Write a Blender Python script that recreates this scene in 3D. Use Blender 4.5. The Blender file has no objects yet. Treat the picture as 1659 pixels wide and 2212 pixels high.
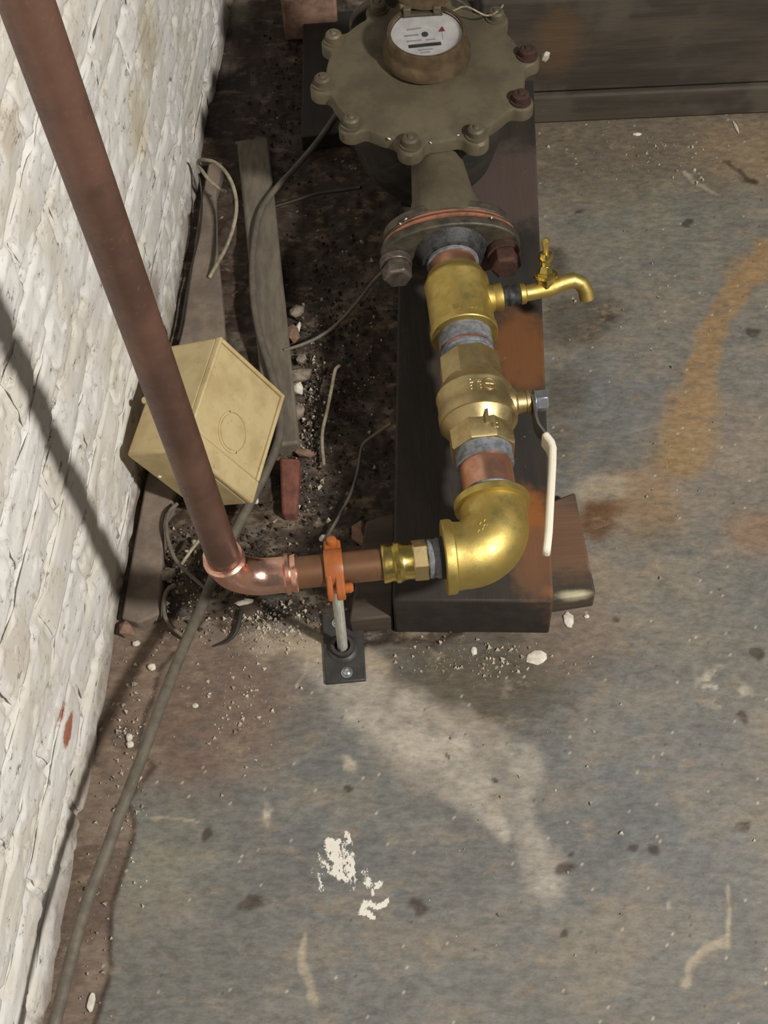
import bpy, bmesh, math, random
import numpy as np
from mathutils import Vector, Matrix
random.seed(7); rng = np.random.default_rng(7)
SC = bpy.context.scene; COL = SC.collection

# ------------------------------------------------------------------ camera
F = 3066.0; CX, CY = 829.5, 1106.0; HC = 1.53            # focal length in pixels of a 1659 x 2212 frame, eye height
NAD = np.array([950.0, 2963.0])                           # where plumb lines meet
dn = np.array([(NAD[0]-CX)/F, (NAD[1]-CY)/F, 1.0]); dn /= np.linalg.norm(dn)
Yc = np.array([0, 0, 1.0]) - dn*dn[2]; Yc /= np.linalg.norm(Yc)
Xc = np.cross(Yc, -dn)
RC = np.array([Xc, Yc, -dn])
EYE = np.array([0, 0, HC])
def ray(u, v): return RC @ np.array([(u-CX)/F, (v-CY)/F, 1.0])
def P(u, v, z=0.0):
    r = ray(u, v); return EYE + r*((z-HC)/r[2])
cam_d = bpy.data.cameras.new('camera'); cam = bpy.data.objects.new('camera', cam_d); COL.objects.link(cam)
cam_d.sensor_fit = 'VERTICAL'; cam_d.sensor_height = 36.0; cam_d.lens = F*36.0/2212.0; cam_d.clip_start = 0.02
M3 = RC @ np.diag([1, -1, -1])
cam.matrix_world = Matrix([list(M3[i])+[EYE[i]] for i in range(3)] + [[0, 0, 0, 1]])
SC.camera = cam

# ------------------------------------------------------------------ light
w = bpy.data.worlds.new('dim_cellar_air'); SC.world = w; w.use_nodes = True
bg = w.node_tree.nodes['Background']; bg.inputs[0].default_value = (1.0, 0.96, 0.90, 1); bg.inputs[1].default_value = 0.12
def lamp(name, loc, power, radius, col):
    l = bpy.data.lights.new(name, 'POINT'); l.energy = power; l.shadow_soft_size = radius; l.color = col
    o = bpy.data.objects.new(name, l); COL.objects.link(o); o.location = loc; return o
lamp('ceiling_lamp', (1.50, -0.36, 2.30), 350.0, 0.10, (1.0, 0.965, 0.905))
SC.view_settings.view_transform = 'Standard'; SC.view_settings.look = 'None'
SC.view_settings.gamma = 1.0; SC.view_settings.use_curve_mapping = False; SC.view_settings.exposure = 0.0

# ------------------------------------------------------------------ helpers: colour, noise
def lin(c):
    c = np.asarray(c, float)/255.0
    return np.where(c <= 0.04045, c/12.92, ((c+0.055)/1.055)**2.4)
def L4(c): return tuple(lin(c)) + (1.0,)
TAB = rng.random((8, 256, 256))
def vn(x, y, s, k=0):
    x = np.asarray(x)/s + 37.3*k; y = np.asarray(y)/s + 11.7*k
    ix = np.floor(x).astype(int); iy = np.floor(y).astype(int); fx = x-ix; fy = y-iy
    fx = fx*fx*(3-2*fx); fy = fy*fy*(3-2*fy); T = TAB[k % 8]
    g = lambda a, b: T[a & 255, b & 255]
    return (g(ix, iy)*(1-fx)+g(ix+1, iy)*fx)*(1-fy) + (g(ix, iy+1)*(1-fx)+g(ix+1, iy+1)*fx)*fy
def fbm(x, y, s, k=0, n=4):
    r = 0; a = 1; t = 0
    for i in range(n): r = r + a*vn(x, y, s/2**i, k+i); t += a; a *= 0.55
    return r/t
def sstep(a, b, x):
    t = np.clip((x-a)/(b-a), 0, 1); return t*t*(3-2*t)
def seg_dist(x, y, pts):
    """signed nothing: distance to a polyline in metres, and the parameter along it"""
    best = np.full(np.shape(x), 9.0); par = np.zeros(np.shape(x)); n = len(pts)-1
    for i in range(n):
        a, b = pts[i][:2], pts[i+1][:2]; ab = b-a; l2 = ab@ab + 1e-12
        t = np.clip(((x-a[0])*ab[0]+(y-a[1])*ab[1])/l2, 0, 1)
        d = np.hypot(x-a[0]-t*ab[0], y-a[1]-t*ab[1]); m = d < best
        best = np.where(m, d, best); par = np.where(m, (i+t)/n, par)
    return best, par
def in_poly(x, y, pts):
    ins = np.zeros(np.shape(x), bool); n = len(pts)
    for i in range(n):
        a, b = pts[i], pts[(i+1) % n]
        c = ((a[1] > y) != (b[1] > y)) & (x < (b[0]-a[0])*(y-a[1])/(b[1]-a[1]+1e-12)+a[0]); ins ^= c
    return ins

# ------------------------------------------------------------------ helpers: materials
class NT:
    def __init__(s, name):
        s.m = bpy.data.materials.new(name); s.m.use_nodes = True; s.t = s.m.node_tree
        s.b = s.t.nodes['Principled BSDF']; s.pos = s.t.nodes.new('ShaderNodeNewGeometry').outputs['Position']
        s.objc = s.t.nodes.new('ShaderNodeTexCoord').outputs['Object']
    def n(s, typ, ins={}, **kw):
        nd = s.t.nodes.new(typ)
        for k, v in kw.items(): setattr(nd, k, v)
        for k, v in ins.items(): s.put(nd.inputs[k], v)
        return nd
    def put(s, sock, v):
        if isinstance(v, bpy.types.NodeSocket): s.t.links.new(v, sock)
        else: sock.default_value = v
    def noise(s, scale, detail=4, rough=0.6, vec=None, stretch=None, dist=0.0):
        v = vec if vec is not None else s.pos
        if stretch is not None: v = s.n('ShaderNodeMapping', {0: v, 3: stretch[:3], 2: stretch[3] if len(stretch) > 3 else (0, 0, 0)}).outputs[0]
        return s.n('ShaderNodeTexNoise', {'Vector': v, 'Scale': scale, 'Detail': detail, 'Roughness': rough, 'Distortion': dist}).outputs[0]
    def ramp(s, f, a, b, lo=0.0, hi=1.0):
        return s.n('ShaderNodeMapRange', {0: f, 1: a, 2: b, 3: lo, 4: hi}, interpolation_type='SMOOTHSTEP').outputs[0]
    def mix(s, f, a, b, mode='MIX'):
        nd = s.n('ShaderNodeMix', data_type='RGBA', blend_type=mode)
        s.put(nd.inputs[0], f); s.put(nd.inputs[6], a); s.put(nd.inputs[7], b); return nd.outputs[2]
    def math(s, op, a, b=0.0):
        return s.n('ShaderNodeMath', {0: a, 1: b}, operation=op).outputs[0]
    def near(s, p, r0, r1, wob=0.0, nz=None, sc=(1, 1, 1)):
        d = s.n('ShaderNodeVectorMath', {0: s.pos, 1: tuple(p)}, operation='SUBTRACT').outputs[0]
        d = s.n('ShaderNodeVectorMath', {0: d, 1: sc}, operation='MULTIPLY').outputs[0]
        d = s.n('ShaderNodeVectorMath', {0: d}, operation='LENGTH').outputs['Value']
        if nz is not None: d = s.math('ADD', d, s.math('MULTIPLY', s.math('SUBTRACT', nz, 0.5), wob))
        return s.ramp(d, r0, r1, 1.0, 0.0)
    def bump(s, h, strength, dist=0.002):
        nd = s.n('ShaderNodeBump', {'Height': h, 'Strength': strength, 'Distance': dist})
        s.t.links.new(nd.outputs[0], s.b.inputs['Normal'])
    def set(s, **kw):
        for k, v in kw.items(): s.put(s.b.inputs[k], v)
        return s.m
def simple(name, c1, c2, rough=0.5, metal=0.0, scale=40, bump=0.15, spread=(0.35, 0.65), rvar=0.1, bscale=None, stretch=None, **kw):
    t = NT(name); nz = t.noise(scale, 5, 0.65, stretch=stretch)
    c = t.mix(t.ramp(nz, *spread), L4(c1), L4(c2)); r = t.ramp(nz, 0.3, 0.7, rough-rvar, rough+rvar)
    if bump: t.bump(t.noise(bscale or scale*4, 4, 0.6), bump, 0.001)
    return t.set(**{'Base Color': c, 'Roughness': r, 'Metallic': metal, **kw})

MT = {}
MT['brass'] = simple('cast_brass', (206, 184, 112), (190, 166, 96), 0.53, 1.0, 60, 0.12, bscale=500)
MT['brass_valve'] = simple('forged_valve_brass', (200, 180, 134), (184, 164, 118), 0.48, 1.0, 60, 0.12, bscale=600)
MT['brass_bright'] = simple('bright_brass', (222, 200, 120), (200, 176, 98), 0.26, 1.0, 80, 0.08)
MT['copper_bright'] = simple('bright_copper', (244, 198, 178), (226, 172, 150), 0.28, 1.0, 70, 0.1, bscale=120)
MT['copper_nipple'] = simple('satin_copper', (222, 170, 146), (198, 142, 116), 0.42, 1.0, 40, 0.05)
def m_dull():
    t = NT('oxidised_copper'); a = t.noise(14, 5, 0.6); b = t.noise(220, 3, 0.6)
    c = t.mix(t.ramp(a, 0.35, 0.65), L4((112, 82, 69)), L4((90, 66, 56)))
    c = t.mix(t.ramp(b, 0.60, 0.74, 0, 0.35), c, L4((140, 98, 76)))
    return t.set(**{'Base Color': c, 'Roughness': t.ramp(b, 0.3, 0.7, 0.42, 0.56), 'Metallic': 0.4})
MT['copper_dull'] = m_dull()
MT['stub'] = simple('tarnished_copper', (136, 98, 72), (112, 82, 60), 0.42, 0.5, 30, 0.05)
MT['sealant'] = simple('grey_pipe_dope', (128, 130, 134), (92, 96, 102), 0.6, 0.0, 120, 0.5, bscale=300)
MT['black_rubber'] = simple('black_rubber', (28, 27, 25), (40, 38, 34), 0.6)
MT['meter'] = simple('tarnished_bronze', (106, 96, 76), (84, 76, 60), 0.64, 0.2, 16, 0.4, bscale=180)
MT['meter_dark'] = simple('blackened_iron', (44, 44, 42), (62, 58, 50), 0.6, 0.2, 30, 0.3)
MT['flange'] = simple('grimy_iron', (92, 84, 70), (58, 54, 48), 0.55, 0.3, 45, 0.5, bscale=200)
MT['hub'] = simple('dark_sealed_iron', (46, 46, 46), (72, 72, 72), 0.5, 0.3, 90, 0.6)
MT['gasket'] = simple('orange_red_gasket', (164, 104, 78), (124, 84, 62), 0.7, 0.0, 30, 0.3, spread=(0.45, 0.6))
MT['bolt'] = simple('grey_steel_bolt', (120, 110, 100), (86, 78, 70), 0.45, 0.6, 90, 0.2)
MT['rust'] = simple('rusty_iron', (76, 48, 38), (54, 36, 30), 0.8, 0.1, 70, 0.6)
MT['bezel'] = simple('bronze_bezel', (120, 102, 78), (96, 80, 60), 0.36, 0.55, 60, 0.1)
MT['dial'] = simple('white_enamel', (226, 224, 220), (206, 205, 204), 0.45, 0.0, 60, 0)
MT['dial_black'] = simple('dial_black', (40, 48, 50), (62, 70, 72), 0.4)
MT['dial_grey'] = simple('dial_print_grey', (150, 152, 154), (170, 170, 172), 0.5)
MT['dial_red'] = simple('dial_red', (150, 66, 70), (128, 52, 58), 0.5)
MT['zinc'] = simple('zinc_steel', (220, 220, 208), (176, 176, 164), 0.34, 0.25, 140, 0.1, stretch=(6, 6, 0.6))
MT['zinc_bright'] = simple('bright_zinc', (214, 218, 222), (180, 184, 190), 0.25, 0.9, 90, 0.05)
MT['steel_dark'] = simple('black_steel', (74, 72, 70), (56, 54, 53), 0.5, 0.3, 60, 0.25)
MT['orange'] = simple('orange_paint', (170, 97, 50), (152, 84, 40), 0.42, 0.0, 50, 0.15)
MT['lever'] = simple('grey_steel_lever', (150, 148, 146), (120, 118, 116), 0.38, 0.8, 70, 0.05)
def m_grip():
    t = NT('white_vinyl'); a = t.noise(260, 3, 0.7, stretch=(3, 1, 1)); 
    c = t.mix(t.ramp(a, 0.66, 0.72, 0, 0.8), L4((232, 226, 208)), L4((120, 112, 96)))
    return t.set(**{'Base Color': c, 'Roughness': 0.42})
MT['grip'] = m_grip()
def m_box():
    t = NT('beige_plastic'); a = t.noise(26, 5, 0.6); b = t.noise(160, 5, 0.7)
    c = t.mix(t.ramp(a, 0.4, 0.65), L4((198, 179, 134)), L4((182, 161, 117)))
    c = t.mix(t.ramp(b, 0.60, 0.70, 0, 0.5), c, L4((124, 108, 78)))
    t.bump(b, 0.08, 0.001)
    return t.set(**{'Base Color': c, 'Roughness': 0.5})
MT['box'] = m_box()
MT['box_dark'] = simple('grimy_plastic', (110, 92, 66), (90, 76, 56), 0.6)
MT['cable_grey'] = simple('grey_cable_sheath', (108, 100, 88), (90, 83, 73), 0.6, 0.0, 60, 0.2)
MT['wire_light'] = simple('pale_dusty_wire', (164, 152, 128), (122, 112, 94), 0.55, 0.0, 70, 0.2)
MT['wire_dark'] = simple('dark_wire', (52, 46, 40), (38, 34, 30), 0.6)
MT['wire_grey'] = simple('grey_wire', (112, 104, 92), (88, 82, 72), 0.6)
MT['batten'] = simple('grey_painted_wood', (116, 108, 94), (96, 88, 76), 0.7, 0.0, 30, 0.4, stretch=(3, 0.6, 3))
MT['redbrick'] = simple('red_brick', (128, 78, 64), (100, 64, 54), 0.85, 0.0, 60, 0.7)
MT['pinkbrick'] = simple('pinkish_brick', (148, 118, 98), (118, 92, 78), 0.85, 0.0, 50, 0.7)
MT['rubble'] = simple('mortar_rubble', (150, 138, 122), (108, 96, 82), 0.9, 0.0, 90, 0.8)
MT['chip'] = simple('white_paint_flake', (226, 220, 206), (196, 188, 172), 0.7, 0.0, 120, 0.5)
MT['grit'] = simple('pale_grit', (206, 196, 178), (140, 126, 108), 0.85, 0.0, 60, 0.3, spread=(0.42, 0.58))
MT['soil'] = simple('dark_crumbs', (72, 60, 49), (50, 42, 35), 0.95, 0.0, 60, 0.4)
MT['concrete'] = simple('footing_concrete', (132, 118, 104), (108, 96, 86), 0.85, 0.0, 26, 0.6, bscale=160)
def m_glass():
    t = NT('register_glass')
    return t.set(**{'Base Color': (1, 1, 1, 1), 'Roughness': 0.04, 'Transmission Weight': 1.0, 'IOR': 1.3})
MT['glass'] = m_glass()
def m_wood(name, c1, c2, c3, axis, spots=(), worn=None):
    t = NT(name); st = {'x': (0.12, 1, 1), 'y': (1, 0.12, 1)}[axis]
    a = t.noise(36, 5, 0.65, stretch=st); b = t.noise(9, 4, 0.6); f = t.noise(150, 4, 0.7, stretch=st)
    c = t.mix(t.ramp(a, 0.36, 0.64), L4(c1), L4(c2)); c = t.mix(t.ramp(b, 0.48, 0.68), c, L4(c3))
    nz = t.noise(40, 4, 0.65)
    for p, r0, r1, col, amt, sc in spots:
        c = t.mix(t.math('MULTIPLY', t.near(p, r0, r1, r1*0.9, nz, sc), amt), c, L4(col))
    if worn: c = t.mix(t.ramp(t.noise(70, 5, 0.75), 0.66, 0.74, 0, 0.8), c, L4(worn))
    t.bump(t.math('ADD', f, a), 0.5, 0.0015)
    return t.set(**{'Base Color': c, 'Roughness': t.ramp(b, 0.3, 0.7, 0.62, 0.85)})

# ------------------------------------------------------------------ helpers: meshes
class MB:
    def __init__(s): s.v = []; s.f = []
    def add(s, vs, fs):
        o = len(s.v); s.v += [tuple(map(float, p)) for p in vs]; s.f += [tuple(i+o for i in f) for f in fs]; return s
    def box(s, c, size, rot=None):
        c = np.array(c, float); h = np.array(size)/2
        vs = [np.array([x, y, z])*h for x in (-1, 1) for y in (-1, 1) for z in (-1, 1)]
        if rot is not None: vs = [rot @ p for p in vs]
        return s.add([c+p for p in vs], [(0, 1, 3, 2), (4, 6, 7, 5), (0, 4, 5, 1), (2, 3, 7, 6), (0, 2, 6, 4), (1, 5, 7, 3)])
    def hexa(s, p):   # 8 points, bottom 4 then top 4, counter-clockwise from above
        return s.add(p, [(3, 2, 1, 0), (4, 5, 6, 7), (0, 1, 5, 4), (1, 2, 6, 5), (2, 3, 7, 6), (3, 0, 4, 7)])
    def rings(s, rings, cap=True):
        n = len(rings[0]); vs = [p for r in rings for p in r]; fs = []
        for i in range(len(rings)-1):
            for j in range(n):
                k = (j+1) % n; fs.append((i*n+j, i*n+k, (i+1)*n+k, (i+1)*n+j))
        if cap: fs += [tuple(range(n))[::-1], tuple(range((len(rings)-1)*n, len(rings)*n))]
        return s.add(vs, fs)
    def lathe(s, prof, org, axis, seg=40, phase=0.0, up=None):
        a, u, v = frame(axis, up); org = np.array(org, float); R = []
        for t, r in prof:
            R.append([org + a*t + r*(math.cos(phase+2*math.pi*j/seg)*u + math.sin(phase+2*math.pi*j/seg)*v) for j in range(seg)])
        return s.rings(R)
    def sweep(s, pts, rad, seg=12, cap=True):
        pts = [np.array(p, float) for p in pts]; n = len(pts)
        if np.isscalar(rad): rad = [rad]*n
        def tang(i):
            a, b = i, i
            while a > 0 and np.linalg.norm(pts[a]-pts[i]) < 1e-6: a -= 1
            while b < n-1 and np.linalg.norm(pts[b]-pts[i]) < 1e-6: b += 1
            return pts[b]-pts[a]
        T = [tang(i) for i in range(n)]
        T = [t/(np.linalg.norm(t)+1e-12) for t in T]
        _, u, _ = frame(T[0]); R = []
        for i in range(n):
            u = u - T[i]*(u@T[i]); u /= np.linalg.norm(u); v = np.cross(T[i], u)
            R.append([pts[i]+rad[i]*(math.cos(2*math.pi*j/seg)*u+math.sin(2*math.pi*j/seg)*v) for j in range(seg)])
        return s.rings(R, cap)
    def grid(s, G):   # G: [rows][cols] points
        r, c = len(G), len(G[0])
        return s.add([p for row in G for p in row], [(i*c+j, i*c+j+1, (i+1)*c+j+1, (i+1)*c+j) for i in range(r-1) for j in range(c-1)])
    def prism(s, poly, axis_vec):   # poly: 3-D points, extruded by a vector
        n = len(poly); a = np.array(axis_vec, float); vs = [np.array(p, float) for p in poly]
        return s.add(vs+[p+a for p in vs], [tuple(range(n))[::-1], tuple(range(n, 2*n))] + [(i, (i+1) % n, n+(i+1) % n, n+i) for i in range(n)])
    def rock(s, c, size, rot=0.0, sub=1, jit=0.25):
        bm = bmesh.new(); bmesh.ops.create_icosphere(bm, subdivisions=sub, radius=1.0)
        cr, sr = math.cos(rot), math.sin(rot); vs = []
        for vt in bm.verts:
            k = 1+random.uniform(-jit, jit); x, y, z = vt.co.x*size[0]*k, vt.co.y*size[1]*k, vt.co.z*size[2]*k
            vs.append((c[0]+x*cr-y*sr, c[1]+x*sr+y*cr, c[2]+z))
        bm.verts.index_update()
        s.add(vs, [[q.index for q in f.verts] for f in bm.faces]); bm.free(); return s
def frame(axis, up=None):
    a = np.array(axis, float); a /= np.linalg.norm(a)
    if up is None: up = (0, 0, 1) if abs(a[2]) < 0.9 else (1, 0, 0)
    u = np.array(up, float); u = u - a*(a@u); u /= np.linalg.norm(u); return a, u, np.cross(a, u)
def spline(pts, per=8):
    p = [np.array(q, float) for q in pts]; p = [2*p[0]-p[1]] + p + [2*p[-1]-p[-2]]; out = []
    for i in range(1, len(p)-2):
        for k in range(per):
            t = k/per; a, b, c, d = p[i-1], p[i], p[i+1], p[i+2]
            out.append(0.5*((2*b)+(-a+c)*t+(2*a-5*b+4*c-d)*t*t+(-a+3*b-3*c+d)*t**3))
    out.append(p[-2]); return out
ORG = {}
def obj(name, mb, mat, parent=None, smooth=35.0, bevel=None, origin=None):
    v = np.array(mb.v)
    if parent is not None: org = ORG[parent.name]
    else: org = np.array(origin) if origin is not None else np.array([(v[:, 0].min()+v[:, 0].max())/2, (v[:, 1].min()+v[:, 1].max())/2, v[:, 2].min()])
    me = bpy.data.meshes.new(name); me.from_pydata((v-org).tolist(), [], mb.f)
    if not isinstance(mat, (list, tuple)): mat = [mat]
    for m in mat: me.materials.append(m)
    bm = bmesh.new(); bm.from_mesh(me); bmesh.ops.recalc_face_normals(bm, faces=bm.faces); bm.to_mesh(me); bm.free()
    if smooth:
        me.polygons.foreach_set('use_smooth', [True]*len(me.polygons)); me.set_sharp_from_angle(angle=math.radians(smooth))
    o = bpy.data.objects.new(name, me); COL.objects.link(o)
    if parent is None: o.location = org
    else: o.parent = parent
    ORG[o.name] = org
    if bevel:
        b = o.modifiers.new('bevel', 'BEVEL'); b.width = bevel; b.segments = 2; b.limit_method = 'ANGLE'; b.angle_limit = math.radians(40)
    return o
def tag(o, label, cat, group=None):
    o['label'] = label; o['category'] = cat
    if group: o['group'] = group
    return o
def thing(name, label, cat, loc, group=None):
    o = bpy.data.objects.new(name, None); o.empty_display_size = 0.02; COL.objects.link(o)
    o.location = tuple(map(float, loc)); ORG[o.name] = np.array(loc, float)
    return tag(o, label, cat, group)

# ================================================================== SETTING
# ---- floor: painted concrete slab, broken open beside the wall where it is bare dirt
gx = np.concatenate([np.linspace(-1.2, -0.48, 12)[:-1], np.arange(-0.48, 0.72, 0.0026), np.linspace(0.72, 2.2, 22)[1:]])
gy = np.concatenate([np.linspace(-0.8, 0.22, 16)[:-1], np.arange(0.22, 1.66, 0.0028), np.linspace(1.66, 3.2, 90)[1:]])
X, Y = np.meshgrid(gx, gy)
wob = (fbm(X, Y, 0.10, 1)-0.5)*0.05; wob2 = (fbm(X, Y, 0.05, 3)-0.5)*0.05
XW, YW = X+wob, Y+wob2
px = lambda *q: [P(u, v)[:2] for u, v in q]
def blob(u, v, r, soft=0.5, wx=XW, wy=YW, ex=1.0):
    c = P(u, v); R = r*0.56e-3; d = np.hypot((wx-c[0])*ex, wy-c[1]); return 1-sstep(R*(1-soft), R*(1+soft), d)
def stroke(pts, wid, soft=0.5):
    q = [np.array(P(u, v)[:2]) for u, v in pts]; d, t = seg_dist(XW, YW, q)
    wv = np.interp(t, np.linspace(0, 1, len(wid)), wid)*0.56e-3; return 1-sstep(wv*(1-soft), wv*(1+soft), d)
C = np.empty(X.shape+(3,))
def paint(mask, col, amt=1.0):
    global C
    k = np.clip(mask*amt, 0, 1)[..., None]; C = C*(1-k)+lin(col)*k
C[:] = lin((122, 116, 106))
big = fbm(X, Y, 0.22, 2); mid = fbm(X*0.8+Y*0.15, Y*1.15, 0.06, 5); fine = fbm(X*0.75+Y*0.15, Y*1.2, 0.016, 4)
paint(sstep(0.42, 0.62, big), (112, 111, 107), 0.7)
paint(blob(1330, 1720, 260, 0.7), (106, 109, 111), 0.6); paint(blob(720, 1720, 210, 0.6), (106, 108, 106), 0.7)
paint(blob(1430, 500, 190, 0.7), (116, 116, 104), 0.7); paint(blob(1360, 830, 130, 0.7), (112, 114, 112), 0.7)
paint(blob(360, 1850, 100, 0.5), (128, 126, 112), 0.6); paint(blob(900, 2050, 260, 0.6), (110, 110, 108), 0.5)
paint(blob(1560, 980, 150, 0.6), (136, 122, 108), 0.7)
paint(sstep(0.50, 0.68, mid), (134, 122, 106), 0.35); paint(sstep(0.52, 0.36, mid), (96, 96, 94), 0.35)
# brown grime towards the wall and around the timbers
paint(blob(440, 1520, 190, 0.5), (112, 92, 80), 0.8); paint(blob(300, 1560, 120, 0.6), (106, 88, 76), 0.7)
paint(blob(1030, 1440, 170, 0.45, ex=0.8), (82, 74, 62), 0.85); paint(blob(1240, 1380, 90, 0.5), (118, 102, 90), 0.6)
paint(blob(1400, 300, 330, 0.4, ex=0.55)*sstep(1.38, 1.52, YW), (104, 92, 76), 0.8)
paint(blob(1600, 330, 110, 0.6), (138, 118, 92), 0.6)
paint(blob(1250, 690, 95, 0.4), (88, 80, 68), 0.85); paint(blob(1215, 850, 70, 0.5), (90, 82, 70), 0.7); paint(blob(1200, 560, 45, 0.5), (74, 66, 58), 0.8)
paint(blob(1190, 960, 55, 0.5), (98, 90, 78), 0.7)
# rusty run of water
rust = stroke([(1680, 540), (1590, 640), (1540, 720), (1505, 800), (1490, 900), (1470, 1000)], [34, 30, 26, 28, 44, 56], 0.55)
paint(rust, (148, 118, 78), 0.75); paint(blob(1610, 590, 55, 0.5), (146, 118, 84), 0.55); paint(blob(1470, 980, 60, 0.6), (140, 118, 84), 0.6)
paint(blob(1370, 1085, 75, 0.5, ex=0.7), (150, 122, 92), 0.8); paint(blob(1300, 1120, 45, 0.4), (96, 68, 44), 0.9); paint(blob(1420, 1120, 60, 0.6), (122, 106, 84), 0.7)
paint(blob(1300, 1060, 34, 0.5, ex=0.5), (158, 148, 130), 0.7); paint(blob(1630, 1150, 60, 0.6), (132, 104, 82), 0.7); paint(blob(1290, 1240, 60, 0.6), (140, 124, 104), 0.5)
# drilling dust swept from the base plate
dust = np.maximum(stroke([(730, 1420), (800, 1500), (900, 1590), (1000, 1680), (1060, 1770)], [56, 70, 74, 66, 22], 0.45), 0.9*stroke([(1120, 1770), (1180, 1890)], [24, 40], 0.7))
dust = np.maximum(dust, 0.7*stroke([(1000, 1560), (1120, 1660), (1100, 1740)], [30, 40, 30], 0.6))
paint(dust*(0.65+0.7*(fine-0.4)), (176, 167, 154), 0.9); paint(stroke([(560, 1400), (720, 1410), (830, 1430)], [26, 34, 26], 0.7), (164, 150, 130), 0.7)
# peeled strip by the wall
raw = px((60, 2400), (200, 2212), (236, 2090), (238, 1990), (262, 1880), (285, 1780), (268, 1740), (330, 1660), (300, 1620), (312, 1540), (345, 1440), (470, 1300), (250, 1300), (150, 1700))
rawm = in_poly(X+wob*0.35, Y+wob2*0.35, raw)
paint(rawm*1.0, (120, 102, 88), 0.8); paint(rawm*sstep(0.45, 0.6, mid), (92, 76, 66), 0.8)
edge, _ = seg_dist(X+wob*0.35, Y+wob2*0.35, [np.array(q) for q in raw[1:12]])
paint(1-sstep(0.001, 0.006, edge), (70, 58, 50), 0.75)
# bare dirt trench
tr = px((250, 1360), (330, 1330), (430, 1330), (480, 1365), (560, 1345), (640, 1330), (700, 1375), (790, 1400), (845, 1372), (900, 1385), (1010, 1375), (1010, 1200), (1000, 200), (1000, -200), (420, -200), (440, 200), (380, 700), (300, 1100))
trm = in_poly(X+wob*0.5, Y+wob2*0.5, tr).astype(float)
for _ in range(3):
    trm[1:-1, 1:-1] = (trm[:-2, 1:-1]+trm[2:, 1:-1]+trm[1:-1, :-2]+trm[1:-1, 2:]+trm[1:-1, 1:-1])/5
paint(trm, (70, 59, 49), 1.0); paint(trm*sstep(0.45, 0.62, mid), (48, 40, 34), 0.8); paint(trm*sstep(0.58, 0.7, fine), (118, 104, 90), 0.6)
paint(trm*sstep(0.45, 0.6, fbm(X, Y, 0.12, 6))*sstep(1.0, 1.1, Y), (58, 44, 36), 0.7)
paint(blob(505, 30, 70, 0.5, ex=1.6), (122, 116, 98), 0.9)
# white flakes of old paint left on the slab
hi = fbm(X, Y, 0.012, 0, 3); hi2 = fbm(X, Y, 0.02, 6, 3)
wz = np.maximum.reduce([0.95*blob(738, 1866, 46, 0.6), 0.72*blob(683, 1896, 36, 0.7, ex=1.4), 0.75*blob(778, 1893, 34, 0.7)])
FLK = np.maximum.reduce([wz, 1.0*stroke([(845, 1938), (812, 1945), (800, 1965), (822, 1978)], [11, 12, 11, 8], 0.5), 0.85*stroke([(835, 1885), (812, 1895), (820, 1912)], [8, 9, 8], 0.5), 0.9*stroke([(766, 1790), (768, 1815)], [5, 10], 0.5)])
for u, v, r in [(1180, 1890, 26), (760, 1640, 16), (590, 1760, 14), (1430, 1960, 14), (1540, 1480, 34), (1580, 1500, 24)]:
    paint(blob(u, v, r, 0.6)*sstep(0.48, 0.6, hi2), (186, 176, 158), 0.8)
for q, wd in [([(1580, 1930), (1560, 2030), (1480, 2130)], [5, 6, 9]), ([(1480, 372), (1500, 395), (1540, 408)], [6, 5, 4]), ([(655, 2030), (680, 2160)], [5, 10]), ([(310, 1770), (410, 1775)], [4, 3]), ([(660, 1430), (640, 1470)], [3, 3])]:
    paint(stroke(q, wd, 0.6)*(0.5+fine), (166, 154, 134), 0.75)
for u, v, r in [(1222, 1882, 18), (912, 1972, 11), (1586, 1765, 14), (1265, 450, 9), (1492, 482, 10), (1632, 712, 13), (535, 1945, 13), (1360, 1842, 9), (1406, 1838, 8), (1230, 2012, 8), (1600, 395, 11), (1300, 700, 12), (1640, 1415, 14), (1225, 1840, 6), (760, 1700, 7), (950, 1655, 5), (1060, 1690, 6), (1600, 1540, 9), (430, 1810, 10), (1320, 1350, 8)]:
    paint(blob(u, v, r, 0.35, ex=random.uniform(0.6, 1.2)), (66, 56, 48), 0.85)
paint(stroke([(1570, 352), (1605, 395)], [4, 6], 0.5), (70, 58, 46), 0.8); paint(stroke([(1160, 1470), (1200, 1520), (1245, 1560)], [20, 14, 4], 0.7), (84, 78, 68), 0.6)
spk = rng.random(X.shape)
paint((spk > 0.9982)*1.0, (188, 178, 160), 0.8); paint((spk < 0.0012)*1.0, (70, 60, 52), 0.7)
C *= (0.86+0.28*fine)[..., None]
Z = (big-0.5)*0.0015 + (fine-0.5)*0.0006 - rawm*0.0018
Z = Z*(1-trm) + trm*(-0.004+(fbm(X, Y, 0.05, 2, 5)-0.5)*0.022)
nb = (X > gx[0]) & (X < gx[-1])
fl = bpy.data.meshes.new('floor'); ny, nx = X.shape
vv = np.stack([X, Y, Z], -1).reshape(-1, 3); idx = np.arange(nx*ny).reshape(ny, nx)
ff = np.stack([idx[:-1, :-1], idx[:-1, 1:], idx[1:, 1:], idx[1:, :-1]], -1).reshape(-1, 4)
def fast_mesh(me, vv, ff):
    me.vertices.add(len(vv)); me.vertices.foreach_set('co', vv.astype(np.float32).ravel())
    me.loops.add(ff.size); me.loops.foreach_set('vertex_index', ff.astype(np.int32).ravel())
    me.polygons.add(len(ff)); me.polygons.foreach_set('loop_start', np.arange(0, ff.size, 4, dtype=np.int32)); me.polygons.foreach_set('loop_total', np.full(len(ff), 4, np.int32))
    me.polygons.foreach_set('use_smooth', np.ones(len(ff), bool)); me.update(calc_edges=True)
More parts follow.
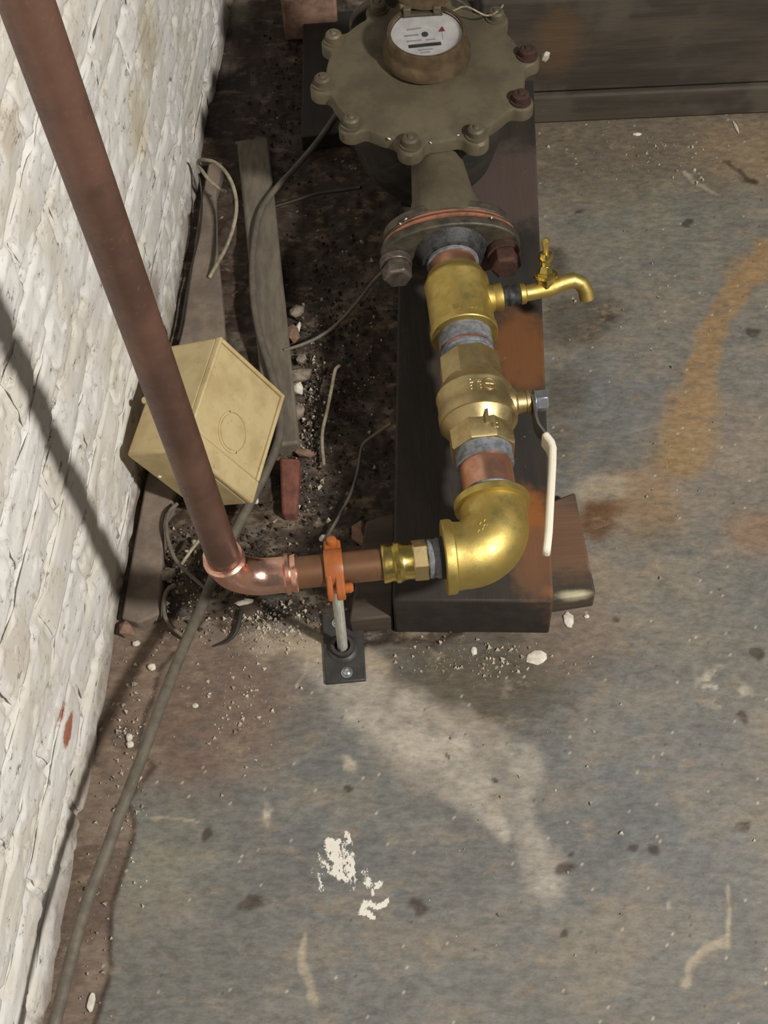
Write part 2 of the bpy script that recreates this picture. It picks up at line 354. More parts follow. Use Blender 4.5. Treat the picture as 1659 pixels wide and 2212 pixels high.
def vcol(me, C, A):
    a = me.color_attributes.new('tint', 'FLOAT_COLOR', 'POINT'); q = np.ones((len(me.vertices), 4), np.float32); q[:, :3] = np.clip(C.reshape(-1, 3), 0, 1); q[:, 3] = np.clip(A.ravel(), 0, 1); a.data.foreach_set('color', q.ravel())
fast_mesh(fl, vv, ff); vcol(fl, C, FLK)
def m_floor():
    t = NT('painted_concrete'); vc_ = t.n('ShaderNodeVertexColor', layer_name='tint'); c = vc_.outputs[0]
    s = t.noise(105, 6, 0.78, stretch=(0.62, 1.25, 1, (0, 0, 0.30))); g = t.noise(420, 3, 0.7); bl = t.noise(30, 6, 0.72, stretch=(0.7, 1.2, 1, (0, 0, 0.3)))
    c = t.mix(t.ramp(bl, 0.53, 0.66, 0, 0.55), c, L4((138, 124, 106)))
    c = t.mix(t.ramp(bl, 0.47, 0.36, 0, 0.40), c, L4((92, 93, 91)))
    c = t.mix(0.40, c, t.mix(t.ramp(s, 0.3, 0.7), (0.12, 0.12, 0.12, 1), (0.92, 0.90, 0.86, 1)), 'SOFT_LIGHT')
    c = t.mix(t.ramp(g, 0.70, 0.78, 0, 0.35), c, L4((190, 178, 158)))
    k = t.noise(95, 5, 0.75, stretch=(1.3, 0.8, 1))
    fk = t.ramp(t.math('ADD', k, t.math('MULTIPLY', vc_.outputs[1], 0.42)), 0.825, 0.86)
    fk = t.math('MULTIPLY', fk, t.ramp(vc_.outputs[1], 0.05, 0.25))
    c = t.mix(fk, c, L4((222, 217, 206)))
    t.bump(t.math('ADD', t.math('ADD', s, t.math('MULTIPLY', g, 0.5)), fk), 0.25, 0.0012)
    return t.set(**{'Base Color': c, 'Roughness': t.ramp(s, 0.3, 0.7, 0.55, 0.75), 'Specular IOR Level': 0.35})
fl.materials.append(m_floor())
floor = bpy.data.objects.new('floor', fl); COL.objects.link(floor); floor['kind'] = 'structure'

# ---- left wall: limewashed brickwork; bricks are pieces, thick limewash and mortar between them
WA = P(90, 2212); WB = P(500, 0); wd = (WB-WA)/np.linalg.norm(WB-WA); wn = np.array([wd[1], -wd[0], 0]); UPV = np.array([0, 0, 1.0])
def wp(s, z, o=0.0): return WA + wd*s + UPV*z + wn*o
def wall_hit(u, v):
    r = ray(u, v); k = ((WA-EYE)@wn)/(r@wn); q = EYE+r*k; return (q-WA)@wd, q[2]
BH, BL, JT = 0.075, 0.225, 0.011
S0, S1, Z1 = -0.75, 2.6, 1.20
ss = np.concatenate([np.linspace(S0, -0.1, 40)[:-1], np.arange(-0.1, 1.75, 0.0045), np.linspace(1.75, S1, 50)[1:]])
zz = np.concatenate([np.arange(-0.03, 0.80, 0.0045), np.linspace(0.80, Z1, 40)[1:]])
Sg, Zg = np.meshgrid(ss, zz)
row = np.floor((Zg+0.02)/BH); fz_ = (Zg+0.02)/BH-row; fs_ = (Sg/BL+0.5*(row % 2)); fs_ = fs_-np.floor(fs_)
def wall_field(S, Zz):
    """height of the limewash surface over the wall plane: humps, ridges and pits"""
    lump = fbm(S*0.7, Zz, 0.05, 4, 4)-0.5; hum = fbm(S*0.6, Zz, 0.17, 5, 3)-0.5
    rid = 1-np.abs(2*fbm(S*0.55+Zz*0.25, Zz, 0.075, 2, 4)-1); pit = sstep(0.60, 0.68, fbm(S*0.8, Zz, 0.022, 6, 3))
    return 0.010*hum + 0.0020*lump + 0.0026*sstep(0.82, 0.99, rid) - 0.0032*pit
dj = np.minimum(np.minimum(fz_, 1-fz_)*BH, np.minimum(fs_, 1-fs_)*BL)
dj = dj + (fbm(Sg, Zg, 0.05, 1)-0.5)*0.014
joint = 1-sstep(0.001, 0.008, dj)
fill = sstep(0.50, 0.66, fbm(Sg*0.5, Zg, 0.12, 3))
O = wall_field(Sg, Zg) - 0.0010 - 0.0075*joint*(1-fill*0.9)
wallm = bpy.data.meshes.new('wall_left')
vv = WA + Sg[..., None]*wd + Zg[..., None]*UPV + O[..., None]*wn
idx = np.arange(Sg.size).reshape(Sg.shape)
fast_mesh(wallm, vv.reshape(-1, 3), np.stack([idx[:-1, :-1], idx[:-1, 1:], idx[1:, 1:], idx[1:, :-1]], -1).reshape(-1, 4))
def m_wall():
    t = NT('limewash'); a = t.noise(9, 5, 0.62); b = t.noise(38, 6, 0.74); f = t.noise(85, 5, 0.76, stretch=(1, 0.5, 1)); bb = t.noise(20, 5, 0.6, stretch=(1, 0.6, 1))
    c = t.mix(t.ramp(a, 0.40, 0.66), L4((224, 221, 217)), L4((214, 208, 196)))
    c = t.mix(t.ramp(b, 0.585, 0.69, 0, 0.8), c, L4((178, 166, 142)))
    c = t.mix(t.ramp(f, 0.625, 0.675, 0, 0.85), c, L4((100, 93, 82)))
    nz = t.noise(30, 4, 0.65)
    sp = t.n('ShaderNodeSeparateXYZ', {0: t.pos}).outputs[2]
    low = t.ramp(t.math('ADD', sp, t.math('MULTIPLY', t.math('SUBTRACT', nz, 0.5), 0.13)), 0.0, 0.055, 1, 0)
    c = t.mix(t.math('MULTIPLY', low, 0.75), c, L4((138, 124, 112)))
    for (u, v, r, col, amt) in [(300, 1085, 0.030, (140, 124, 114), 0.9), (318, 90, 0.05, (176, 158, 110), 0.5), (20, 285, 0.03, (178, 160, 130), 0.5), (300, 250, 0.05, (184, 168, 122), 0.5), (330, 640, 0.04, (140, 124, 112), 0.7), (40, 1400, 0.04, (186, 172, 146), 0.5)]:
        s, z = wall_hit(u, v); c = t.mix(t.math('MULTIPLY', t.near(wp(s, z), r*0.4, r*1.4, r*1.6, nz), amt), c, L4(col))
    for (u, v, r, e) in [(140, 1540, 0.009, (1, .6, 1)), (152, 1578, 0.009, (1, .5, 1))]:
        s, z = wall_hit(u, v); c = t.mix(t.near(wp(s, z), r*0.9, r*1.3, 0.008, t.noise(90, 3, 0.6), (0.8, 0.5, 0.8)), c, L4((164, 110, 88)))
    t.bump(t.math('SUBTRACT', t.math('ADD', t.math('MULTIPLY', bb, 0.9), t.math('MULTIPLY', b, 0.3)), t.math('MULTIPLY', t.ramp(f, 0.57, 0.67), 0.6)), 0.5, 0.004)
    return t.set(**{'Base Color': c, 'Roughness': 0.85, 'Specular IOR Level': 0.25})
MT['wall'] = m_wall(); wallm.materials.append(MT['wall'])
wall = bpy.data.objects.new('wall_left', wallm); COL.objects.link(wall); wall['kind'] = 'structure'; ORG['wall_left'] = np.zeros(3)
nb = 0
for r in range(0, 12):
    for k in range(-3, 12):
        s0 = (k - 0.5*(r % 2))*BL + JT/2; z0 = r*BH-0.02+JT/2
        if s0 < -0.5 or s0 > 2.1: continue
        off = random.uniform(0.0, 0.0008); mb = MB(); G = []
        for i in range(6):
            G.append([])
            for j in range(12):
                e = 0.0022*((i in (0, 5)) + (j in (0, 11)))
                s_ = s0+(BL-JT)*j/11+random.uniform(-1, 1)*0.0025; z_ = z0+(BH-JT)*i/5+random.uniform(-1, 1)*0.0015
                G[-1].append(wp(s_, z_, float(wall_field(np.array(s_), np.array(z_)))-0.0012+off-e))
        mb.grid(G)
        o = obj('brick', mb, MT['wall'], wall, smooth=60)
        nb += 1

# ---- concrete footing ledge along the wall, behind a narrow open joint
def slab(top_px, z0, z1):
    n = len(top_px); t = [P(u, v, z1) for u, v in top_px]; b = [np.array([p[0], p[1], z0]) for p in t]
    mb = MB(); mb.add(b+t, [tuple(range(n))[::-1], tuple(range(n, 2*n))]+[(i, (i+1) % n, n+(i+1) % n, n+i) for i in range(n)]); return mb
ft = slab([(262, 1335), (288, 1180), (312, 1050), (395, 700), (432, 440), (450, 352), (482, 348), (466, 420), (468, 520), (478, 620), (486, 720), (470, 800), (410, 1010), (358, 1110), (352, 1180), (350, 1240), (345, 1325), (300, 1345)], -0.02, 0.014)
o = obj('trim_1', ft, MT['concrete'], bevel=0.003); o['kind'] = 'structure'

# ================================================================== TIMBERS
def beam(name, bl, fl_, fr, br, z0, z1, mat, bevel=0.003):
    """four ground corners (back-left, front-left, front-right, back-right) of a timber"""
    q = [fl_, fr, br, bl]; mb = MB()
    mb.hexa([(p[0], p[1], z0) for p in q]+[(p[0], p[1], z1) for p in q]); return obj(name, mb, mat, bevel=bevel)
ZP = 0.080
a = P(848, 1297, ZP); b = P(1196, 1300, ZP); c = P(1146, 0, ZP); d = P(871, 0, ZP)
sp = [(P(1125, 760, ZP), 0.02, 0.055, (118, 74, 36), 0.85, (1, 0.55, 1)), (P(1155, 1150, ZP), 0.012, 0.034, (142, 84, 36), 0.9, (1, 0.4, 1)), (P(1160, 1220, ZP), 0.02, 0.04, (104, 74, 52), 0.8, (1, 0.6, 1)), (P(1185, 1300, ZP-0.03), 0.006, 0.02, (140, 90, 50), 0.7, (1, 1, 0.4)), (P(1110, 400, ZP), 0.05, 0.10, (88, 72, 66), 0.8, (1, 1, 1))]
k = (c-b)/np.linalg.norm(c-b); k2 = (d-a)/np.linalg.norm(d-a)
plank = beam('support_plank', d, a, b, c, -0.004, ZP, m_wood('blackened_plank', (52, 45, 38), (38, 34, 30), (46, 41, 36), 'y', sp, (120, 106, 90)))
tag(plank, 'long blackened timber plank with orange rust stains under the meter and valves', 'plank')
spb = [(P(1235, 1160, .03), 0.03, 0.07, (118, 84, 60), 0.7, (1, 1, 1)), (P(1240, 1285, .03), 0.004, 0.018, (190, 182, 150), 0.9, (0.6, 2.2, 1)), (P(1275, 1230, .02), 0.004, 0.014, (176, 164, 140), 0.7, (1, 0.5, 1))]
mbk = m_wood('dark_bearer_wood', (84, 72, 60), (62, 53, 45), (70, 56, 45), 'x', spb, (110, 96, 80))
def block(name, bl, fl_, fr, br, label):
    return tag(beam(name, bl, fl_, fr, br, -0.005, 0.032, mbk), label, 'timber')
pa_, pb_ = P(848, 1297, ZP), P(1196, 1300, ZP)
f0 = P(757, 1368); f0b = np.array([pa_[0]-0.001, pa_[1]+0.004, 0]); b0 = P(790, 1125, 0.032); b0b = np.array([pa_[0]+0.011, b0[1]+0.01, 0])
block('wood_block', b0, f0, f0b, b0b, 'low dark timber block against the left side of the plank end')
f1 = P(1282, 1308); b1 = P(1242, 1062, 0.032); f1b = np.array([pb_[0]+0.0015, f1[1]-0.006, 0]); b1b = np.array([pb_[0]+0.0165, b1[1]-0.012, 0])
block('wood_block', b1b, f1b, f1, b1, 'low rust-stained timber block against the right side of the plank end')
q = [P(648, 285, .03), P(700, 300, .03)]
e0 = P(655, 30, .03); e1 = P(650, 296, .03)
bear2 = beam('dark_board', e0, e1, e1+[0.142, 0.010, 0], e0+[0.168, 0.0, 0], 0.0, 0.031, m_wood('black_board_wood', (46, 40, 34), (36, 31, 28), (40, 35, 30), 'y'))
tag(bear2, 'black flat board lying left of the meter beneath the dark corner', 'board')
# heavy sill timber at the far right: a broad upper board over a narrow lower ledge
g0 = P(1161, 268); g1 = P(1665, 245); gd = (g1-g0); gd /= np.linalg.norm(gd); gn = np.array([gd[1], -gd[0], 0])
if gn[1] > 0: gn = -gn
bs = [(g0+gd*0.02+UPV*0.15, 0.02, 0.05, (104, 78, 50), 0.5, (1, 1, 0.6))]
mw = m_wood('weathered_sill_wood', (76, 67, 57), (58, 51, 44), (82, 74, 63), 'x', bs, (108, 98, 84))
st_ = thing('sill_timber', 'long weathered brown timber sill along the far edge of the floor', 'timber', g0+gd*0.5)
L0 = g0-gd*0.09; L1 = g0+gd*1.3
def gbox(z0, z1, o0, o1, n0=L0, n1=L1):
    mb = MB(); q = [n0+gn*o1, n1+gn*o1, n1+gn*o0, n0+gn*o0]
    return mb.hexa([(p[0], p[1], z0) for p in q]+[(p[0], p[1], z1) for p in q])
obj('lower_board', gbox(0, 0.052, -0.14, 0.0), mw, st_, bevel=0.004)
obj('upper_board', gbox(0.0535, 0.222, -0.14, -0.006), mw, st_, bevel=0.006)
obj('paint_scab', MB().rock(P(1179, 122, .14)+gn*0.0 , (0.007, 0.005, 0.011), 0.3, 1, 0.2), MT['chip'], st_)['label'] = 'cream scab of paint beside the meter'
# painted batten lying along the trench
p0, p1 = P(548, 330, .022), P(612, 960, .022); p2 = P(520, 0, .022)
bd = p1-p0; bd /= np.linalg.norm(bd); bw = np.array([bd[1], -bd[0], 0])*0.0235
if bw[0] < 0: bw = -bw
far = p0-bd*0.03; mb = MB(); R = []
cs = [far, p0, p0*0.5+p1*0.5+bw*0.10, p1]
q = [p1-bw*0.9, p1+bw*0.9, far+bw, far-bw]
bt = MB().hexa([(p[0], p[1], -0.008) for p in q]+[(p[0], p[1], 0.022) for p in q])
tag(obj('painted_batten', bt, MT['batten'], bevel=0.004), 'flat grey painted batten lying in the dirt right of the beige box', 'batten')

# ================================================================== WATER LINE
ZA = 0.20
A0 = P(1062, 1085, ZA); A1 = P(984, 605, ZA); ad = A1-A0; ad[2] = 0; ad /= np.linalg.norm(ad); ax = np.array([ad[1], -ad[0], 0])   # ad runs to the meter, ax to the right
def sa(u, v):  # distance along the line of the axis from A0 for a picture row
    return (P(u, v, ZA)-A0)@ad
def ap(s): return A0+ad*s
s_tee1, s_tee0 = sa(983, 607), sa(995, 727)
s_v1, s_v0 = sa(1003, 780), sa(1036, 980)
s_e0 = sa(1058, 1080)
s_fl = sa(970, 540)
# -- water meter
MC = P(919, 152, 0.27); MC[2] = 0; ZT = 0.27
mt = thing('water_meter', 'large round tarnished bronze water meter with bolted cover and white dial', 'water meter', (MC[0], MC[1], ZP))
mb = MB().lathe([(ZP, 0.045), (ZP+0.006, 0.062), (0.13, 0.090), (0.18, 0.103), (0.235, 0.107), (0.243, 0.120), (0.252, 0.126)], MC, (0, 0, 1), 64)
obj('lower_case', mb, MT['meter_dark'], mt)
NB = 10; angs = [math.radians(-a) for a in (174, 138, 102, 66, 30, -6, -42, -78, -114, -150)]
# scalloped cover outline
def cover_r(th):
    r = 0.1275
    for a in angs:
        d = math.atan2(math.sin(th-a), math.cos(th-a))*0.1325
        if abs(d) < 0.0165: r = max(r, 0.1325*math.cos(d/0.1325)+math.sqrt(0.0165**2-d*d))
        elif abs(d) < 0.024: r = max(r, 0.1275+0.004*(0.024-abs(d))/0.0075)
    return r
NS = 360; R = []
for z, k, ad_ in [(0.2515, 1.0, 0), (0.266, 1.0, 0), (ZT-0.001, 0.985, 0), (ZT, 0.965, 0)]:
    R.append([MC+np.array([k*cover_r(2*math.pi*j/NS)*math.cos(2*math.pi*j/NS), k*cover_r(2*math.pi*j/NS)*math.sin(2*math.pi*j/NS), z]) for j in range(NS)])
for z, r in [(ZT+0.001, 0.112), (ZT+0.004, 0.10), (ZT+0.0055, 0.08), (ZT+0.006, 0.055)]:
    R.append([MC+np.array([r*math.cos(2*math.pi*j/NS), r*math.sin(2*math.pi*j/NS), z]) for j in range(NS)])
obj('cover', MB().rings(R), MT['meter'], mt)
for i, a in enumerate(angs):
    c0 = MC+np.array([0.1325*math.cos(a), 0.1325*math.sin(a), 0]); mb = MB()
    mb.lathe([(ZT-0.004, 0.0135), (ZT+0.003, 0.0135), (ZT+0.003, 0.0105), (ZT+0.011, 0.0105), (ZT+0.0135, 0.008)], c0, (0, 0, 1), 20, phase=a)
    mb.lathe([(ZT+0.0136, 0.0045), (ZT+0.016, 0.003)], c0, (0, 0, 1), 10)
    obj('cover_bolt', mb, MT['meter'] if i not in (4, 5) else MT['rust'], mt)
# flow necks and flanges
def oval(cen, axis, hw, hh, th, r=0.03):
    """oval two-bolt flange: a disc with two ears, in the plane across the pipe"""
    pts = []
    for j in range(72):
        t = 2*math.pi*j/72; c_, s_ = math.cos(t), math.sin(t)
        e = (abs(c_)**2.4); x = hw*c_; z = hh*s_*(1-0.0*e)
        z = math.copysign(min(abs(hh*s_), hh*(1-0.62*(abs(c_))**2.2)+0.004) if abs(c_) > 0.3 else abs(hh*s_), s_)
        pts.append(cen+ax*x+UPV*z)
    return MB().prism(pts, np.array(axis)*th)
mcs = (np.array([MC[0], MC[1], ZA])-A0)@ad; mcx = (np.array([MC[0], MC[1], ZA])-A0)@ax
def mp(s): return ap(s)+ax*(mcx*np.clip((s-s_fl)/(mcs-s_fl), 0, 1))
fm = s_fl+0.022
prof = [(fm, 0.044), (fm+0.012, 0.0455), (fm+0.030, 0.0445), (fm+0.05, 0.039), (mcs-0.112, 0.033), (mcs-0.06, 0.034)]
obj('inlet_neck', MB().sweep([mp(s)+UPV*(0.010+0.006*np.clip((s-fm)/0.1, 0, 1)) for s, r in prof], [r for s, r in prof], 40), MT['meter'], mt)
obj('inlet_flange', oval(mp(fm), ad, 0.080, 0.050, 0.013), MT['flange'], mt, bevel=0.002)
prof = [(mcs+0.06, 0.034), (mcs+0.11, 0.036), (mcs+0.14, 0.042), (mcs+0.172, 0.040)]
obj('outlet_neck', MB().sweep([mp(s) for s, r in prof], [r for s, r in prof], 40), MT['meter'], mt)
obj('outlet_flange', oval(mp(mcs+0.172), ad, 0.086, 0.052, 0.014), MT['flange'], mt, bevel=0.002)
# register
rc = MC.copy()+np.array([0.003, 0.018, 0]); ZR = ZT+0.0055
rg = obj('register', MB().lathe([(ZR, 0.046), (ZR+0.001, 0.052), (ZR+0.006, 0.0565), (ZR+0.014, 0.0560), (ZR+0.020, 0.0520), (ZR+0.026, 0.0505), (ZR+0.040, 0.0500), (ZR+0.0425, 0.0490), (ZR+0.0425, 0.0460), (ZR+0.034, 0.0455), (ZR+0.034, 0.001)], rc, (0, 0, 1), 64), MT['bezel'], mt)
zf = ZR+0.0345
obj('dial_face', MB().lathe([(zf, 0.045), (zf+0.0006, 0.0449), (zf+0.0006, 0.0005)], rc, (0, 0, 1), 64), MT['dial'], rg)
def dpt(x, y, z=0.0): return rc+np.array([x, y, zf+0.0008+z])
def bar(x0, y0, x1, y1, wd_, th=0.0004):
    a, b = dpt(x0, y0), dpt(x1, y1); d = b-a; d /= np.linalg.norm(d); n_ = np.array([-d[1], d[0], 0])*wd_/2
    return MB().hexa([a-n_, b-n_, b+n_, a+n_]+[p+UPV*th for p in (a-n_, b-n_, b+n_, a+n_)])
o = obj('number_window', bar(-0.024, -0.0205, 0.017, -0.0185, 0.0055), MT['dial_black'], rg); o['label'] = 'dark strip of counter wheels on the dial'
o = obj('flow_indicator', MB().lathe([(0, 0.0042), (0.0012, 0.0040), (0.0016, 0.002)], dpt(-0.002, -0.0005), (0, 0, 1), 20), MT['dial_black'], rg)
mb = MB().prism([dpt(0.015, 0.003), dpt(0.0235, 0.0035), dpt(0.0205, 0.0125)], (0, 0, 0.0005)); obj('sweep_hand_tip', mb, MT['dial_red'], rg)
mb = MB()
for x0, y0, x1, y1, w_ in [(-0.026, -0.011, -0.007, -0.010, 0.0022), (-0.002, -0.0105, 0.010, -0.010, 0.0018), (-0.028, -0.001, -0.010, 0.000, 0.0028), (-0.012, -0.028, 0.006, -0.027, 0.0016), (-0.010, -0.0325, 0.002, -0.032, 0.0014), (0.0195, 0.003, 0.0195, -0.012, 0.0008), (-0.024, 0.010, -0.006, 0.012, 0.0020)]:
    q = bar(x0, y0, x1, y1, w_); mb.add(q.v, q.f)
for t in range(26):
    a0 = math.radians(-75+t*5.2); q = bar(0.0405*math.cos(a0), 0.0405*math.sin(a0), 0.043*math.cos(a0), 0.043*math.sin(a0), 0.0007); mb.add(q.v, q.f)
obj('dial_print', mb, MT['dial_grey'], rg)
obj('dial_glass', MB().lathe([(ZR+0.0385, 0.0001), (ZR+0.0385, 0.0452), (ZR+0.0402, 0.0452), (ZR+0.0415, 0.030), (ZR+0.0418, 0.0001)], rc, (0, 0, 1), 48), MT['glass'], rg)
# hinged lid standing open behind the glass
hd = np.array([0.08, 1.0, 0]); hd /= np.linalg.norm(hd)
hl = rc+hd*0.047+UPV*(ZR+0.040); tl = np.array([0.0, 0.34, 0.94]); tl /= np.linalg.norm(tl)
lid = MB().lathe([(0, 0.049), (0.002, 0.051), (0.007, 0.051), (0.009, 0.046), (0.0115, 0.02)], hl+tl*0.050+np.array([0, -0.004, 0.002]), np.cross(np.array([1, 0, 0]), tl), 48)
obj('register_lid', lid, MT['bezel'], mt)
hb = MB()
for x in (-0.026, 0.012): hb.box(hl+np.array([x, -0.006, 0.003]), (0.010, 0.018, 0.014))
hb.lathe([(-0.030, 0.005), (0.030, 0.005)], hl+np.array([-0.005, -0.004, 0.007]), (1, 0, 0), 14); hb.box(hl+np.array([-0.007, -0.009, -0.004]), (0.052, 0.010, 0.008))
obj('lid_hinge', hb, MT['meter'], mt, bevel=0.0015)
obj('seal_wire', MB().sweep(spline([rc+np.array([0.036, 0.036, ZR+0.040]), rc+np.array([0.055, 0.052, ZR+0.032]), rc+np.array([0.08, 0.050, ZR+0.018]), rc+np.array([0.097, 0.068, ZR+0.008]), rc+np.array([0.106, 0.082, ZR+0.006])]), 0.0012, 8), MT['wire_light'], mt)
# -- companion flange with hub and two hex bolts
cf = thing('companion_flange', 'grimy oval two-bolt iron flange at the near end of the water meter', 'flange', ap(s_fl-0.004))
obj('flange_plate', oval(ap(s_fl-0.004), ad, 0.086, 0.050, 0.013), MT['flange'], cf, bevel=0.002)
obj('hub', MB().lathe([(s_fl-0.021, 0.032), (s_fl-0.019, 0.037), (s_fl-0.012, 0.040), (s_fl-0.004, 0.045)], A0, ad, 40), MT['hub'], cf)
for sx, m_, hr in ((-0.069, MT['bolt'], 0.0185), (0.064, MT['rust'], 0.0195)):
    bt_ = MB().lathe([(s_fl-0.036, hr*0.80), (s_fl-0.033, hr), (s_fl-0.016, hr)], A0+ax*sx-UPV*0.004, ad, 6, phase=0.5)
    bt_.lathe([(s_fl-0.016, hr*1.08), (s_fl-0.005, hr*1.08)], A0+ax*sx-UPV*0.004, ad, 24)
    o = obj('flange_bolt', bt_, m_, cf, bevel=0.001)
    o['label'] = 'grey steel hex bolt head' if sx < 0 else 'rust-brown bolt head'
gk = tag(obj('flange_gasket', oval(ap(s_fl+0.0095), ad, 0.083, 0.0515, 0.0035), MT['gasket'], None), 'thin orange gasket squeezed between the two meter flanges', 'gasket')
obj('second_ring', oval(ap(s_fl+0.0135), ad, 0.082, 0.0495, 0.0035), MT['flange'], mt)
obj('red_packing', oval(ap(s_fl+0.0172), ad, 0.079, 0.0508, 0.0025), MT['gasket'], mt)
# -- nipples
def nipple(label, s0, s1, r, bands):
    t = thing('pipe_nipple', label, 'pipe', ap((s0+s1)/2)-UPV*r)
    obj('pipe', MB().lathe([(s0, r), (s1, r)], A0, ad, 40), MT['copper_nipple'], t)
    for b0, b1, rr in bands:
        n_ = 7; pr = [(b0+(b1-b0)*i/n_, rr+random.uniform(-0.0006, 0.0006)) for i in range(n_+1)]
        obj('sealant', MB().lathe([(b0, r)]+pr+[(b1, r)], A0, ad, 40), MT['sealant'], t)
nipple('short copper nipple screwed into the meter flange above the brass tee', s_tee1-0.004, s_fl-0.018, 0.0285, [(s_fl-0.0245, s_fl-0.020, 0.0315)])
nipple('short copper nipple with grey sealant between brass tee and ball valve', s_v1-0.006, s_tee0+0.006, 0.0290, [(s_tee0-0.019, s_tee0+0.001, 0.0315), (s_v1-0.001, s_v1+0.013, 0.0310)])
nipple('wide copper nipple with grey sealant between ball valve and brass elbow', s_e0-0.008, s_v0+0.006, 0.0292, [(s_v0-0.017, s_v0+0.001, 0.0322), (s_e0-0.002, s_e0+0.009, 0.0308)])
# -- brass tee
te = thing('brass_tee', 'fat brass pipe tee just below the meter flange', 'pipe fitting', ap((s_tee0+s_tee1)/2)-UPV*0.041)
tb = 0.0385; mb = MB().lathe([(s_tee0, 0.032), (s_tee0, 0.0392), (s_tee0+0.001, 0.0402), (s_tee0+0.008, 0.0402), (s_tee0+0.0095, tb), (s_tee1-0.013, tb-0.0003), (s_tee1-0.011, 0.0392), (s_tee1-0.006, 0.0392), (s_tee1-0.002, 0.0365), (s_tee1+0.006, 0.0345), (s_tee1+0.008, 0.031)], A0, ad, 56)
obj('body', mb, MT['brass'], te)
s_br = sa(990, 655); BR = ap(s_br); bdv = ax*0.995+ad*0.06; bdv /= np.linalg.norm(bdv)
obj('branch', MB().lathe([(0.020, 0.021), (0.034, 0.0185), (0.042, 0.0155), (0.044, 0.0165), (0.052, 0.0165), (0.053, 0.0125)], BR, bdv, 36), MT['brass'], te)
mb = MB()
for x, w_ in ((0.012, 0.004), (0.018, 0.0025), (0.026, 0.004), (-0.006, 0.003), (-0.012, 0.004)):
    mb.box(ap(s_tee0+0.0155)+ax*x*0.8+UPV*(math.sqrt(tb**2-(x*0.8)**2)+0.0001), (w_, 0.007, 0.0012))
obj('cast_marks', mb, MT['brass'], te)
# -- drain tap
tp = thing('drain_tap', 'small brass drain tap sticking out of the tee over the floor', 'tap', BR+bdv*0.10-UPV*0.012)
obj('threaded_nipple', MB().lathe([(0.050, 0.0105), (0.053, 0.0128), (0.057, 0.0112), (0.061, 0.0130), (0.066, 0.0112), (0.071, 0.0128), (0.074, 0.0105)], BR, bdv, 24), MT['hub'], tp)
t0 = 0.073; upt = np.array([0.0, 0.45, 0.89]); upt /= np.linalg.norm(upt)
pth = [BR+bdv*0.073, BR+bdv*0.0745, BR+bdv*0.080, BR+bdv*0.0815, BR+bdv*0.097+ad*0.001, BR+bdv*0.112+ad*0.003, BR+bdv*0.126+ad*0.006+UPV*0.002, BR+bdv*0.140+ad*0.008+UPV*0.002, BR+bdv*0.150+ad*0.006-UPV*0.003, BR+bdv*0.156+ad*0.001-UPV*0.012, BR+bdv*0.158-ad*0.004-UPV*0.022]
obj('spout', MB().sweep(pth, [0.0105, 0.0125, 0.0125, 0.0098, 0.0098, 0.0108, 0.0098, 0.0096, 0.0094, 0.0092, 0.0095], 24), MT['brass'], tp, smooth=50)
tc = BR+bdv*0.106+ad*0.002
obj('bonnet', MB().lathe([(0.004, 0.0105), (0.012, 0.0112), (0.013, 0.0118), (0.022, 0.0118), (0.0225, 0.009), (0.030, 0.007)], tc, upt, 6).lathe([(0.016, 0.0145), (0.0165, 0.0150), (0.0195, 0.0150), (0.020, 0.0145)], tc, upt, 24), MT['brass_bright'], tp)
obj('spindle', MB().lathe([(0.028, 0.0058), (0.036, 0.0055), (0.0365, 0.0078), (0.041, 0.0090), (0.046, 0.0078), (0.0475, 0.004)], tc, upt, 20), MT['brass_bright'], tp)
obj('handle', MB().sweep([tc+upt*0.046, tc+upt*0.052, tc+upt*0.057, tc+upt*0.062, tc+upt*0.065], [0.0034, 0.0032, 0.0048, 0.0052, 0.0022], 14), MT['brass'], tp)
# -- ball valve
bv = thing('ball_valve', 'big brass ball valve with white lever between two copper nipples', 'valve', ap((s_v0+s_v1)/2)-UPV*0.046)
hx = 0.0345; mb = MB(); lv = s_v1-s_v0
mb.lathe([(s_v0, 0.031), (s_v0, hx*1.06), (s_v0+0.002, hx*1.10), (s_v0+0.026, hx*1.10), (s_v0+0.030, hx*1.0)], A0, ad, 8, phase=math.pi/8)
mb.lathe([(s_v0+0.024, 0.0335), (s_v0+0.033, 0.0395), (s_v0+0.040, 0.0430), (s_v0+0.0405, 0.0447), (s_v0+0.054, 0.0450), (s_v0+0.0555, 0.0440), (s_v0+0.074, 0.0438), (s_v0+0.076, 0.0447), (s_v0+0.0785, 0.0447), (s_v0+0.080, 0.0432), (s_v0+0.092, 0.0375), (s_v0+0.096, 0.0350)], A0, ad, 56)
mb.lathe([(s_v0+0.088, hx), (s_v0+0.092, hx*1.09), (s_v1-0.003, hx*1.06), (s_v1, hx*1.02), (s_v1, 0.030)], A0, ad, 8, phase=math.pi/8)
q_ = MB().box(ap(s_v0+0.026)+ax*0.006+UPV*0.0365, (0.0035, 0.020, 0.005)); mb.add(q_.v, q_.f)
obj('body', mb, MT['brass_valve'], bv)
